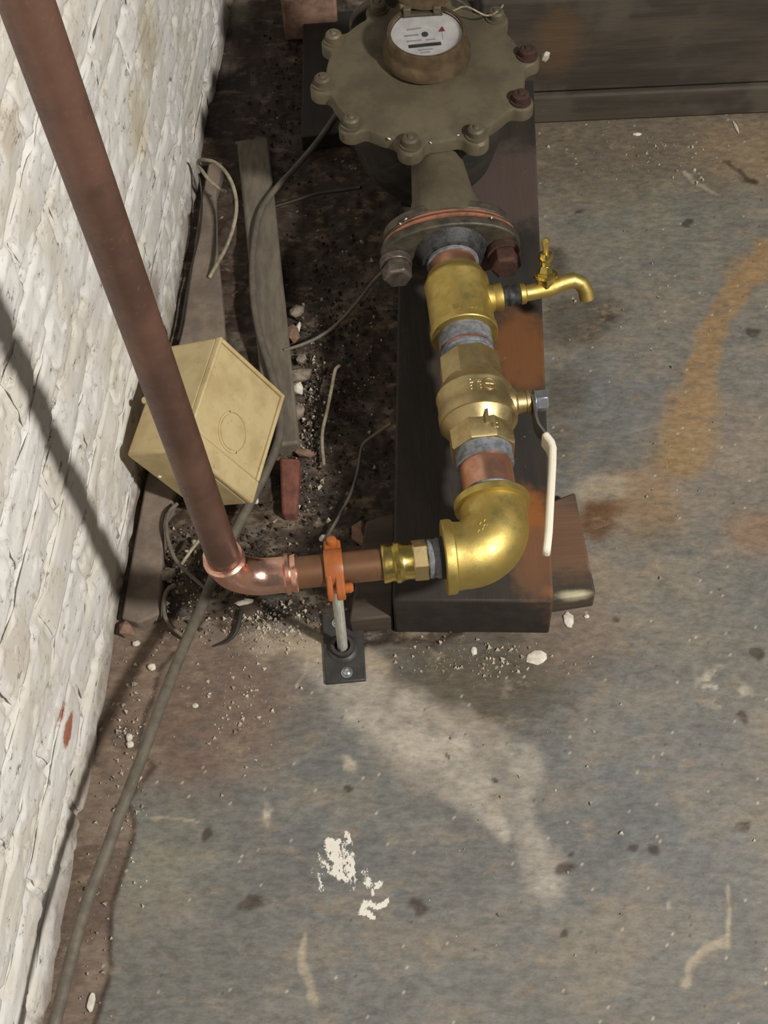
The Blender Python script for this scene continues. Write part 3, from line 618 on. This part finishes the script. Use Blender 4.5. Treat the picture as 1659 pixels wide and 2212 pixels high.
# cast emblem and lettering strokes on the barrel
mb = MB(); em = 0.0440
def on_barrel(th, s, dr=0.0): return ap(s)+ax*math.sin(th)*(em+dr)+UPV*math.cos(th)*(em+dr)
def stroke3(th0, s0, th1, s1, w_=0.0007):
    mb.sweep([on_barrel(th0+(th1-th0)*i/3, s0+(s1-s0)*i/3, 0.0001) for i in range(4)], w_, 5)
sm = s_v0+0.065
ring = [on_barrel(0.33+0.17*math.cos(t), sm+0.0072*math.sin(t), 0.0001) for t in np.linspace(0, 2*math.pi, 25)]
mb.sweep(ring, 0.0009, 6)
stroke3(0.22, sm, 0.44, sm); stroke3(0.33, sm-0.0045, 0.33, sm+0.0045); stroke3(0.26, sm-0.003, 0.40, sm+0.003)
for th, hs in ((0.07, (0, 1)), (0.02, (0, 1)), (-0.13, (0, 1)), (-0.17, (0, 1))):
    for i in range(4):
        s_ = sm-0.0065+0.0042*i
        if random.random() < 0.9: stroke3(th, s_-0.0013, th, s_+0.0013, 0.0006)
        if random.random() < 0.7: stroke3(th, s_, th+0.035, s_+0.0008, 0.0006)
obj('cast_emblem', mb, MT['brass_valve'], bv)
mb = MB(); em = 0.0376
for th, s_, a_, b_ in ((0.30, 0.010, 0.0, 0.006), (0.40, 0.010, 0.0, 0.006), (0.40, 0.016, 0.06, 0.0), (0.40, 0.0105, 0.06, 0.0), (0.465, 0.013, 0.0, 0.003), (0.35, 0.010, 0.012, 0.0)):
    stroke3(th, s_v0+s_, th+a_, s_v0+s_+b_, 0.0007)
obj('cast_size_mark', mb, MT['brass_valve'], bv)
s_st = sa(1028, 884); SB = ap(s_st)+UPV*0.004
obj('stem_boss', MB().lathe([(0.030, 0.021), (0.044, 0.0175), (0.047, 0.0125), (0.0565, 0.0120), (0.057, 0.0135), (0.061, 0.0135), (0.0615, 0.009), (0.076, 0.0085)], SB, ax, 30), MT['brass_valve'], bv)
# lever: a flat strap on edge, bent twice, white grip on its near half
sx0 = 0.068
def lp(x, s, z=0.0): return SB+ax*x+ad*s+UPV*z
def strap(path, half, th):
    """flat strip following (x, s) points; wide in z, th thick"""
    mb = MB(); n = len(path); R = []
    for i, (x, s, h) in enumerate(path):
        a_ = np.array(path[max(i-1, 0)][:2]); b_ = np.array(path[min(i+1, n-1)][:2]); t_ = (b_-a_)/np.linalg.norm(b_-a_); nn = np.array([t_[1], -t_[0]])
        l, r = np.array([x, s])-nn*th/2, np.array([x, s])+nn*th/2
        R.append([lp(l[0], l[1], -h), lp(r[0], r[1], -h), lp(r[0], r[1], h), lp(l[0], l[1], h)])
    return mb.rings(R)
obj('lever', strap([(0.046, 0.006, 0.010), (0.058, 0.0045, 0.011), (0.0632, 0.000, 0.013), (0.0640, -0.012, 0.014), (0.0635, -0.030, 0.014), (0.0650, -0.039, 0.0125), (0.0725, -0.056, 0.011), (0.0745, -0.070, 0.010)], 0.012, 0.003), MT['lever'], bv, bevel=0.0006)
gx_ = [(0.0690, -0.051, 0.0125), (0.0715, -0.056, 0.0130), (0.0750, -0.064, 0.0130), (0.0755, -0.072, 0.0130), (0.0715, -0.094, 0.0130), (0.0640, -0.130, 0.0130), (0.0540, -0.178, 0.0125), (0.0500, -0.194, 0.010), (0.0485, -0.200, 0.006)]
obj('lever_grip', strap(gx_, 0.012, 0.0085), MT['grip'], bv, bevel=0.0030)['label'] = 'white vinyl lever grip'
mb = MB().lathe([(0.0665, 0.0115), (0.0685, 0.0115), (0.0687, 0.0125), (0.080, 0.0125), (0.0815, 0.0108)], SB, ax, 6, phase=0.35).lathe([(0.0660, 0.0135), (0.0680, 0.0135)], SB, ax, 24)
obj('lever_nut', mb, MT['zinc_bright'], bv, bevel=0.0006)
# -- brass elbow, turning from the line to the cross run
RA = P(820, 1219, ZA); RB = P(654, 1236.5, ZA); rd = RA-RB; rd[2] = 0; rd /= np.linalg.norm(rd)        # run direction, left to right
den = ad[0]*(-rd[1])-ad[1]*(-rd[0]); rhs = RA-A0
tA = (rhs[0]*(-rd[1])-rhs[1]*(-rd[0]))/den
EC = ap(tA)                                     # where the two axes cross
def rp(s): return EC-rd*s                        # s metres left of the corner
RT = 0.040; pth = []; rad = []
le = s_e0-tA
for s_, r_ in ((le, 0.033), (le, 0.0400), (le-0.002, 0.0418), (le-0.010, 0.0418), (le-0.0115, 0.0372)):
    pth.append(EC+ad*s_); rad.append(r_)
cen = EC+ad*RT-rd*RT
for i in range(15):
    t = math.pi/2*i/14; pth.append(cen+rd*RT*math.cos(t)-ad*RT*math.sin(t)); rad.append(0.0366+0.0018*math.sin(2*t))
lr = (EC-P(957, 1193, ZA))@rd
for s_, r_ in ((lr-0.0125, 0.0372), (lr-0.011, 0.0398), (lr-0.008, 0.0408), (lr-0.001, 0.0408), (lr, 0.0395), (lr, 0.030)):
    pth.append(rp(s_)); rad.append(r_)
be = thing('brass_elbow', 'large brass elbow turning the line from the valve towards the wall', 'pipe fitting', EC-UPV*0.042)
obj('body', MB().sweep(pth, rad, 56), MT['brass'], be, smooth=28)
mb = MB(); ct = cen+rd*RT*math.cos(0.9)*0.92-ad*RT*math.sin(0.9)*0.92+UPV*0.0378
for dx, dy in ((-0.004, 0.003), (0.001, 0.006), (0.003, 0.0), (-0.002, -0.004), (-0.007, -0.006), (0.0, -0.0)):
    mb.sweep([ct+rd*dx+ad*dy, ct+rd*(dx+0.0022)+ad*(dy+0.0026)], 0.0007, 6)
obj('cast_marks', mb, MT['brass'], be)
# -- press adapter
pa = thing('press_adapter', 'bright brass press adapter with hexagon between copper stub and big elbow', 'pipe fitting', rp(lr+0.04)-UPV*0.022)
q = lambda u, v: (EC-P(u, v, ZA))@rd
l0, l1, l2, l3 = q(826, 1217), q(893, 1209), q(925, 1205), lr
rr = 0.0198
obj('socket', MB().lathe([(l0, 0.018), (l0, rr+0.0012), (l0-0.003, rr+0.0018), (l0-0.010, rr), (l0-0.0125, rr+0.0004), (l0-0.014, rr+0.0026), (l0-0.018, rr+0.0030), (l0-0.0215, rr+0.0008), (l0-0.024, rr), (l1, rr)], EC, -rd, 36), MT['brass_bright'], pa)
obj('hexagon', MB().lathe([(l1+0.001, 0.020), (l1, 0.0225), (l2+0.002, 0.0228), (l2, 0.0210)], EC, -rd, 6, phase=0.2), MT['brass_valve'], pa, bevel=0.0008)
obj('sealant', MB().lathe([(l2+0.0005, 0.018), (l2, 0.0212), (l2-0.003, 0.0218), (l2-0.006, 0.0206), (l2-0.010, 0.0220), (l3-0.004, 0.0212), (l3-0.004, 0.018)], EC, -rd, 30), MT['sealant'], pa)
obj('seal_ring', MB().lathe([(l3+0.0045, 0.019), (l3+0.0045, 0.0232), (l3-0.001, 0.0236), (l3-0.001, 0.02)], EC, -rd, 30), MT['black_rubber'], pa)
# -- copper stub, copper elbow, riser
c1 = q(643, 1238)
stub = obj('copper_stub', MB().lathe([(l0-0.012, 0.01745), (c1+0.012, 0.01745)], EC, -rd, 40), MT['stub'])
tag(stub, 'short horizontal copper pipe gripped by the orange clamp', 'pipe')
lc = q(500, 1251); CCr = rp(lc)                                     # corner under the riser
r = ray(55, 0); k_ = (CCr[:2]@r[:2])/(r[:2]@r[:2]); top = EYE+r*k_
rv = top-CCr; rv /= np.linalg.norm(rv)                              # riser direction
ce = thing('copper_elbow', 'shiny copper press elbow joining the tall riser to the horizontal stub', 'pipe fitting', CCr-UPV*0.02)
RT2 = 0.040; pth = []; rad = []; hv = 0.056; hc = lc-c1; rr = 0.0192
def sock(h, first):
    L = [(h, 0.0176), (h, rr+0.0012), (h-0.0015, rr+0.0020), (h-0.005, rr+0.0008), (h-0.007, rr+0.0004), (h-0.0085, rr+0.0030), (h-0.0125, rr+0.0032), (h-0.0145, rr+0.0006)]
    return L if first else L[::-1]
for s_, r_ in sock(hv, True): pth.append(CCr+rv*s_); rad.append(r_)
ce_c = CCr+rv*RT2+rd*RT2
for i in range(13):
    t = math.pi/2*i/12; pth.append(ce_c-rd*RT2*math.cos(t)-rv*RT2*math.sin(t)); rad.append(rr+0.0004+0.001*math.sin(2*t))
pth.append(CCr+rd*(hc-0.018)); rad.append(rr+0.0003)
for s_, r_ in sock(hc, False): pth.append(CCr+rd*s_); rad.append(r_)
obj('body', MB().sweep(pth, rad, 44), MT['copper_bright'], ce, smooth=30)
rz = MB().sweep([CCr+rv*(hv-0.03), CCr+rv*0.5, CCr+rv*1.25], 0.01745, 48)
tag(obj('riser_pipe', rz, MT['copper_dull'], smooth=50), 'tall dull brown copper riser pipe rising past the beige box', 'pipe')
# -- pipe support
RBp = P(741, 1405); pc = rp(q(722, 1229.5)); RBp[0] = RBp[0]
ps = thing('pipe_support', 'black floor plate with zinc rod and orange clamp holding the stub', 'pipe support', RBp)
pl = [P(704, 1480), P(791, 1472), P(783, 1321), P(696, 1330)]
obj('base_plate', MB().hexa([(p[0], p[1], -0.001) for p in pl]+[(p[0], p[1], 0.005) for p in pl]), MT['steel_dark'], ps, bevel=0.001)
obj('collar', MB().lathe([(0.005, 0.019), (0.0065, 0.018), (0.0085, 0.0145), (0.014, 0.0135), (0.0145, 0.0095), (0.006, 0.0092)], RBp, (0, 0, 1), 36), MT['steel_dark'], ps)
rt = pc-UPV*0.022; rvv = rt-RBp; rlen = np.linalg.norm(rvv)
obj('rod', MB().lathe([(0.004, 0.0062), (rlen, 0.0062)], RBp, rvv, 24), MT['zinc'], ps)
for (u, v) in ((750, 1457), (730, 1350)):
    mb = MB().lathe([(0.005, 0.0068), (0.0058, 0.0070), (0.0062, 0.0055), (0.009, 0.0050), (0.0105, 0.003)], P(u, v), (0, 0, 1), 6 if False else 18)
    obj('anchor_bolt', mb, MT['zinc_bright'], ps)
# ring band
cl = MB(); NW = 40; hw = 0.0098; rin, rout = 0.0176, 0.0222
R = []
for j in range(NW+1):
    t = 2*math.pi*j/NW; d_ = math.cos(t)*ad+math.sin(t)*UPV
    R.append([pc-rd*hw+d_*rin, pc+rd*hw+d_*rin, pc+rd*hw+d_*(rout-0.0006), pc+rd*(hw-0.002)+d_*rout, pc-rd*(hw-0.002)+d_*rout, pc-rd*hw+d_*(rout-0.0006)])
cl.rings(R, cap=False)
cring = obj('clamp_ring', cl, MT['orange'], ps, smooth=40)
mb = MB()
def ear(sg, dz0, dz1, wd_, ln):
    c0 = pc+ad*sg*(0.0205+ln/2); return c0
# near ear is split in two prongs, far ear carries the bolt knob
for xo, w_ in ((-0.0062, 0.0068), (0.0050, 0.0098)):
    R = []
    for t, zc, h_ in ((0.014, 0.012, 0.005), (0.020, 0.006, 0.006), (0.026, 0.0, 0.0075), (0.031, -0.003, 0.0070), (0.0345, -0.005, 0.004)):
        c0 = pc-ad*t+UPV*zc+rd*xo
        R.append([c0-rd*w_/2-UPV*h_, c0+rd*w_/2-UPV*h_, c0+rd*w_/2+UPV*h_, c0-rd*w_/2+UPV*h_])
    mb.rings(R)
obj('near_ear', mb, MT['orange'], ps, bevel=0.0018, smooth=40)
mb = MB()
R = []
for t, zc, h_ in ((0.014, 0.010, 0.005), (0.021, 0.004, 0.007), (0.028, 0.002, 0.008), (0.033, 0.001, 0.006)):
    c0 = pc+ad*t+UPV*zc; R.append([c0-rd*0.0092-UPV*h_, c0+rd*0.0092-UPV*h_, c0+rd*0.0092+UPV*h_, c0-rd*0.0092+UPV*h_])
mb.rings(R); obj('far_ear', mb, MT['orange'], ps, bevel=0.0025, smooth=40)
obj('clamp_screw', MB().lathe([(0.0, 0.0058), (0.003, 0.0062), (0.006, 0.0050), (0.0075, 0.002)], pc+ad*0.0275+UPV*0.0095, (0, 0.15, 1), 16), MT['orange'], ps)
obj('clamp_screw', MB().lathe([(0, 0.0055), (0.006, 0.006), (0.009, 0.004)], pc-ad*0.024+rd*0.0095-UPV*0.001, rd, 14), MT['orange'], ps)
obj('rod_socket', MB().lathe([(0.0, 0.0090), (0.016, 0.0098), (0.020, 0.0098)], pc-UPV*0.040, (0, 0, 1), 20), MT['orange'], ps)

# ================================================================== JUNCTION BOX
def cv(x, y, z): return RC @ np.array([x, y, z], float)
va, vb, vc = cv(128, 115, 173), cv(-64, 251, -119), cv(-137, 10, 94.5)      # box edges as seen, in a common scale
D = (395, 970)
sc = 0.00055
lens = [np.linalg.norm(q_)*sc for q_ in (va, vb, vc)]
ea = va/np.linalg.norm(va); ebm = vb/np.linalg.norm(vb); eb = ebm-ea*(ebm@ea); eb /= np.linalg.norm(eb)
ec = np.cross(ea, eb); ec = ec if ec@vc > 0 else -ec
la, lb, lc_ = lens
# D is the near corner: the lid runs from it along +a and -b, the depth along +c
zmin = min((ea*i*la-eb*j*lb+ec*k2_*lc_)[2] for i in (0, 1) for j in (0, 1) for k2_ in (0, 1))
DB = P(D[0], D[1], 0.016-zmin)
def bp(a_, b_, c_): return DB+ea*a_-eb*b_+ec*c_
jb = thing('junction_box', 'beige plastic junction box lying tilted between wall and batten', 'junction box', [DB[0], DB[1], 0.016])
def bbox(a0, a1, b0, b1, c0, c1):
    return MB().hexa([bp(a0, b0, c0), bp(a1, b0, c0), bp(a1, b1, c0), bp(a0, b1, c0), bp(a0, b0, c1), bp(a1, b0, c1), bp(a1, b1, c1), bp(a0, b1, c1)])
obj('housing', bbox(0.0, la, 0, lb, 0.004, lc_), MT['box'], jb, bevel=0.004)
sp_ = 0.20*lb
obj('lower_cover', bbox(0.0, la, 0.0, sp_, -0.003, 0.006), MT['box'], jb, bevel=0.003)
lidb = MB(); e_ = 0.005
obj('lid', bbox(e_, la-e_, sp_+0.001, lb-e_, 0.0005, 0.006), MT['box'], jb, bevel=0.002)
rim = MB()
for q_ in (bbox(0, e_, sp_, lb, -0.002, 0.006), bbox(la-e_, la, sp_, lb, -0.002, 0.006), bbox(e_, la-e_, lb-e_, lb, -0.002, 0.006)): rim.add(q_.v, q_.f)
obj('lid_rim', rim, MT['box'], jb, bevel=0.0015)
kc = bp(la*0.50, lb*0.40, 0.0)
ko = MB(); R = []
for r_, h_ in ((0.026, -0.0002), (0.0255, 0.0022), (0.0225, 0.0026), (0.022, -0.0006), (0.0, -0.0010)):
    R.append([kc+(ea*math.cos(t)-eb*math.sin(t))*max(r_, 1e-4)*1.0+ec*(h_-0.0006) for t in np.linspace(0, 2*math.pi, 33)[:-1]])
obj('knockout', MB().rings(R, cap=False), MT['box'], jb)
R = []
for h_, r_ in ((0.0006, 0.0266), (-0.0014, 0.0262), (-0.0014, 0.0240), (0.0006, 0.0236)):
    R.append([kc+(ea*math.cos(t)-eb*math.sin(t))*r_+ec*h_ for t in np.linspace(-0.9, 2.2, 22)])
kr = MB().grid(R); obj('knockout_rim', kr, MT['box'], jb)
obj('hinge_peg', MB().lathe([(0, 0.0045), (0.018, 0.0045), (0.020, 0.003)], bp(-0.003, lb*0.48, lc_-0.002), -ec, 14), MT['box'], jb)

# ================================================================== CABLES
def cable(name, pts, r_, mat, label, cat='cable', per=6, seg=10):
    q_ = spline([P(u, v, z) for u, v, z in pts], per); rad = r_ if np.isscalar(r_) else list(np.interp(np.linspace(0, 1, len(q_)), np.linspace(0, 1, len(r_)), r_))
    return tag(obj(name, MB().sweep(q_, rad, seg), mat, smooth=60), label, cat)
cable('armoured_cable', [(735, 235, .03), (690, 300, .034), (640, 360, .032), (592, 412, .028), (560, 465, .028), (546, 550, .028), (547, 640, .028), (560, 720, .028), (584, 800, .028), (602, 870, .028), (603, 940, .030), (578, 1010, .034), (548, 1070, .036), (512, 1140, .04), (474, 1215, .045), (440, 1300, .05), (402, 1385, .070), (360, 1490, .088), (312, 1620, .10), (262, 1750, .11), (226, 1850, .115), (184, 1960, .12), (146, 2100, .125), (112, 2235, .13), (70, 2420, .13)], [0.0045, 0.0045, 0.0060, 0.0064, 0.0064, 0.0066], MT['cable_grey'], 'long grey cable running along the wall foot past the beige box')
cable('looped_wire', [(487, 415, .05), (455, 392, .055), (432, 362, .06), (428, 350, .07), (440, 345, .085), (466, 352, .09), (490, 375, .085), (506, 410, .075), (511, 450, .065), (503, 495, .055), (486, 540, .04), (466, 575, .024), (452, 600, .016)], 0.0027, MT['wire_light'], 'pale dusty wire looping out of the wall foot near the dark corner', 'wire')
cable('thin_black_wire', [(430, 375, .05), (436, 430, .03), (431, 500, .018), (415, 570, .017), (402, 640, .017), (392, 700, .016), (384, 735, .016)], 0.0016, MT['wire_dark'], 'thin black wire hanging down the wall foot behind the beige box', 'wire')
cable('bolt_wire', [(838, 575, .15), (805, 610, .10), (770, 655, .06), (728, 700, .03), (690, 727, .02), (650, 745, .018), (612, 757, .022)], 0.0024, MT['wire_grey'], 'thin grey wire drooping from the left flange bolt to the batten', 'wire')
cable('dark_wire', [(780, 405, .05), (730, 412, .03), (680, 420, .02), (625, 437, .014), (590, 447, .012)], 0.0026, MT['wire_dark'], 'dark wire lying across the dirt left of the meter', 'wire')
cable('bent_twig', [(733, 790, .022), (724, 800, .024), (716, 840, .022), (706, 890, .018), (697, 930, .014), (696, 965, .012), (700, 1005, .008)], 0.0024, MT['wire_light'], 'bent pale wire stub standing in the dirt right of the rubble', 'wire')
cable('broken_wire', [(846, 914, .055), (820, 932, .04), (786, 958, .02), (778, 985, .016), (772, 1020, .014), (758, 1065, .010), (735, 1110, .008), (700, 1170, .006)], 0.0022, MT['wire_grey'], 'grey wire crossing the dirt left of the plank towards the clamp', 'wire')
cable('curled_wire', [(383, 1088, .022), (366, 1105, .024), (359, 1135, .024), (364, 1170, .022), (377, 1205, .02), (395, 1228, .018), (420, 1250, .016), (442, 1270, .012)], 0.0026, MT['wire_grey'], 'curled grey wire in the dirt left of the copper elbow', 'wire')
cable('short_wire', [(432, 1165, .03), (412, 1190, .026), (392, 1220, .022)], 0.0022, MT['wire_light'], 'short pale wire end beside the foot of the riser', 'wire')
cable('hooked_wire', [(378, 1263, .018), (362, 1275, .02), (354, 1300, .02), (356, 1330, .016), (370, 1352, .012), (390, 1370, .008), (402, 1378, .006)], 0.0027, MT['wire_grey'], 'hooked grey wire on the floor below the copper elbow', 'wire')
cable('black_twig', [(522, 1318, .006), (516, 1345, .008), (508, 1368, .007), (492, 1384, .005), (462, 1396, .003)], [0.0032, 0.0028, 0.002, 0.001], MT['wire_dark'], 'curved black twig lying on the grit below the copper elbow', 'twig')

# ================================================================== RUBBLE AND CHIPS
def rock(name, u, v, z, size, mat, label, cat, rot=0.0, sub=1, jit=0.24):
    c = P(u, v, z); return tag(obj(name, MB().rock(c, size, rot, sub, jit), mat, smooth=0, bevel=0.0008), label, cat)
rb = MT['rubble']
for nm, u, v, z, s, m_, lab, rot in [
    ('rubble_chunk', 640, 672, .006, (.014, .010, .008), rb, 'pale mortar lump topmost in the rubble row right of the batten', .4),
    ('rubble_chunk', 634, 718, .006, (.010, .016, .008), MT['pinkbrick'], 'pinkish brick crumb just above the drooping wire end', .2),
    ('rubble_chunk', 652, 776, .006, (.009, .007, .008), rb, 'small yellowish mortar lump just below the drooping wire end', .9),
    ('rubble_chunk', 646, 812, .008, (.020, .014, .012), rb, 'largest pale mortar chunk beside the batten', .3),
    ('rubble_chunk', 642, 838, .007, (.011, .010, .008), MT['chip'], 'white-faced fragment tucked under the largest mortar chunk', 1.0),
    ('rubble_chunk', 640, 890, .006, (.015, .013, .010), rb, 'blunt grey stone below the largest mortar chunk', .1),
    ('rubble_chunk', 625, 868, .005, (.007, .010, .007), rb, 'little stone wedged against the batten edge', .6),
    ('rubble_chunk', 656, 978, .005, (.016, .007, .006), MT['pinkbrick'], 'flat pinkish flake lying near the lower end of the batten', -.35),
    ('rubble_chunk', 362, 1240, .008, (.012, .010, .009), rb, 'grey lump of mortar between curled and hooked wires', .5),
    ('rubble_chunk', 272, 1358, .006, (.010, .012, .012), MT['pinkbrick'], 'tan lump at the lower end of the concrete ledge', .2),
    ('rubble_chunk', 780, 1155, .010, (.012, .020, .012), MT['pinkbrick'], 'brown block stump behind the copper stub near the plank', .1)]:
    rock(nm, u, v, z, s, m_, lab, 'rubble', rot)
bk = MB(); q_ = [P(602, 985, .02), P(608, 1108, .012), P(642, 1108, .012), P(648, 990, .02)]
bk.hexa([(q_[i][0], q_[i][1], -0.01) for i in (1, 2, 3, 0)]+[(q_[i][0], q_[i][1], q_[i][2]) for i in (1, 2, 3, 0)])
tag(obj('broken_brick', bk, MT['redbrick'], bevel=0.004), 'red brick half buried in dirt below the batten end', 'brick')
c0 = P(675, 20, .06); tag(obj('brick_stump', MB().box((c0[0]-0.005, c0[1]+0.04, .04), (0.085, 0.075, 0.08)), MT['pinkbrick'], bevel=0.004), 'pinkish brick standing behind the meter at the top edge', 'brick')
for u, v, s, lab in [
    (1158, 1421, (.0125, .0095, .002), 'round white paint flake on the floor right of the base plate'),
    (1228, 1338, (.0065, .0105, .0025), 'curled white flake leaning at the right corner of the plank'),
    (1267, 1331, (.0032, .003, .002), 'tiny white crumb right of the curled flake'),
    (279, 1593, (.004, .0052, .003), 'white pebble upper of two on the brown strip by the wall'),
    (281, 1608, (.0045, .0042, .003), 'white pebble lower of two on the brown strip by the wall'),
    (328, 1441, (.0052, .0045, .003), 'white chip beside the long cable below the ledge'),
    (295, 1390, (.005, .004, .003), 'white chip just below the tan lump at the ledge end'),
    (1024, 1406, (.0042, .005, .002), 'white chip on dark floor in front of the plank'),
    (422, 1524, (.004, .003, .002), 'single white chip on the brown floor left of the base plate'),
    (257, 1755, (.0045, .012, .0018), 'long white sliver at the edge of the peeled paint'),
    (197, 2165, (.004, .010, .002), 'pointed white sliver near the bottom left corner'),
    (345, 1029, (.0028, .0030, .002), 'white speck on the shaded side of the beige box'),
    (528, 1301, (.012, .004, .003), 'white mortar strip beneath the copper elbow'),
    (700, 1163, (.006, .005, .004), 'whitish pebble left of the orange clamp'),
    (645, 706, (.003, .009, .004), 'upright white splinter on the rubble row'),
    (1590, 275, (.0022, .013, .0018), 'thin white splinter at the far right by the sill'),
    (552, 1080, (.004, .006, .003), 'white chip by the cable under the beige box'),
    (1376, 290, (.007, .0032, .002), 'flat cream flake close to the sill timber')]:
    z = s[2]*0.5
    if 'beige box' in lab and 'speck' in lab:
        c = bp(la*0.02, 0, 0); r_ = ray(u, v); nrm = eb; k_ = ((bp(0, 0, 0)-EYE)@nrm)/(r_@nrm); c = EYE+r_*k_
        tag(obj('paint_chip', MB().rock(c, s, 0.2, 1, 0.2), MT['chip'], smooth=25), lab, 'paint chip'); continue
    if 'elbow' in lab: z = 0.003
    tag(obj('paint_chip', MB().rock(P(u, v, z), s, random.uniform(-.3, .3), 2, 0.16), MT['chip'], smooth=25), lab, 'paint chip')
def crumbs(name, mat, n, zones, smin, smax, label):
    mb = MB()
    for _ in range(n):
        u0, v0, u1, v1, wgt = random.choices(zones, [z_[4] for z_ in zones])[0]
        t = random.gauss(0.5, 0.24), random.gauss(0.5, 0.24); u, v = u0+(u1-u0)*t[0], v0+(v1-v0)*t[1]
        s = smin*(smax/smin)**(random.random()**2.2); c = P(u, v, s*0.3); th = random.uniform(0, 6.28)
        if (c-WA)@wn < 0.012: continue
        e = [np.array([math.cos(th+k_*2.09)*s*random.uniform(.6, 1.2), math.sin(th+k_*2.09)*s*random.uniform(.6, 1.2), -s*0.5]) for k_ in range(3)]
        tp_ = [c+e[k_]*0.55+UPV*s*random.uniform(.6, 1.1) for k_ in range(3)]; bt_ = [c+e[k_] for k_ in range(3)]
        mb.add(bt_+tp_, [(3, 4, 5), (0, 1, 4, 3), (1, 2, 5, 4), (2, 0, 3, 5)])
    o = obj(name, mb, mat, smooth=0, origin=(0, 0, 0)); o['kind'] = 'stuff'; tag(o, label, 'grit'); return o
zones = [(470, 1290, 700, 1420, 3), (290, 1080, 480, 1400, 2.2), (620, 640, 720, 1200, 2.4), (400, 1380, 620, 1700, 1.2), (820, 1370, 1240, 1470, 1.6), (230, 1380, 330, 1900, 1.2), (150, 1700, 260, 2200, .6), (700, 400, 850, 1150, 1.2), (1170, 260, 1640, 400, .7), (600, 1300, 1600, 2200, .6), (1180, 300, 1650, 1300, .5)]
crumbs('pale_grit', MT['grit'], 2200, zones, 0.0008, 0.0042, 'pale grit and plaster crumbs strewn over the floor and dirt')
crumbs('dark_crumbs', MT['soil'], 2600, [(600, 440, 840, 1200, 4), (340, 1090, 680, 1340, 2), (540, 0, 700, 430, 1)], 0.0010, 0.0045, 'dark soil crumbs filling the trench beside the wall')

# pale plaster specks fallen on the meter cover and flange
mb = MB()
for u, v, r_, zz_ in [(815, 172, .004, ZT+.004), (829, 168, .0028, ZT+.004), (808, 180, .0022, ZT+.004), (742, 160, .0018, ZT), (778, 163, .0018, ZT), (884, 278, .0034, ZT), (893, 274, .0026, ZT), (873, 285, .0020, ZT), (841, 300, .0026, ZT), (942, 268, .0020, ZT), (930, 308, .0020, ZT), (990, 292, .0016, ZT), (903, 30, .0028, ZT), (745, 130, .0020, ZT), (708, 192, .0024, ZT), (865, 484, .0022, ZA+.044), (877, 473, .0022, ZA+.044), (1030, 473, .0018, ZA+.044), (1062, 470, .0018, ZA+.044)]:
    mb.rock(P(u, v, zz_), (r_, r_*0.6, r_*0.5), random.uniform(0, 3), 1, 0.25)
o = obj('plaster_specks', mb, MT['chip'], smooth=0); o['kind'] = 'stuff'; tag(o, 'pale plaster specks scattered on the meter cover and flange', 'specks')
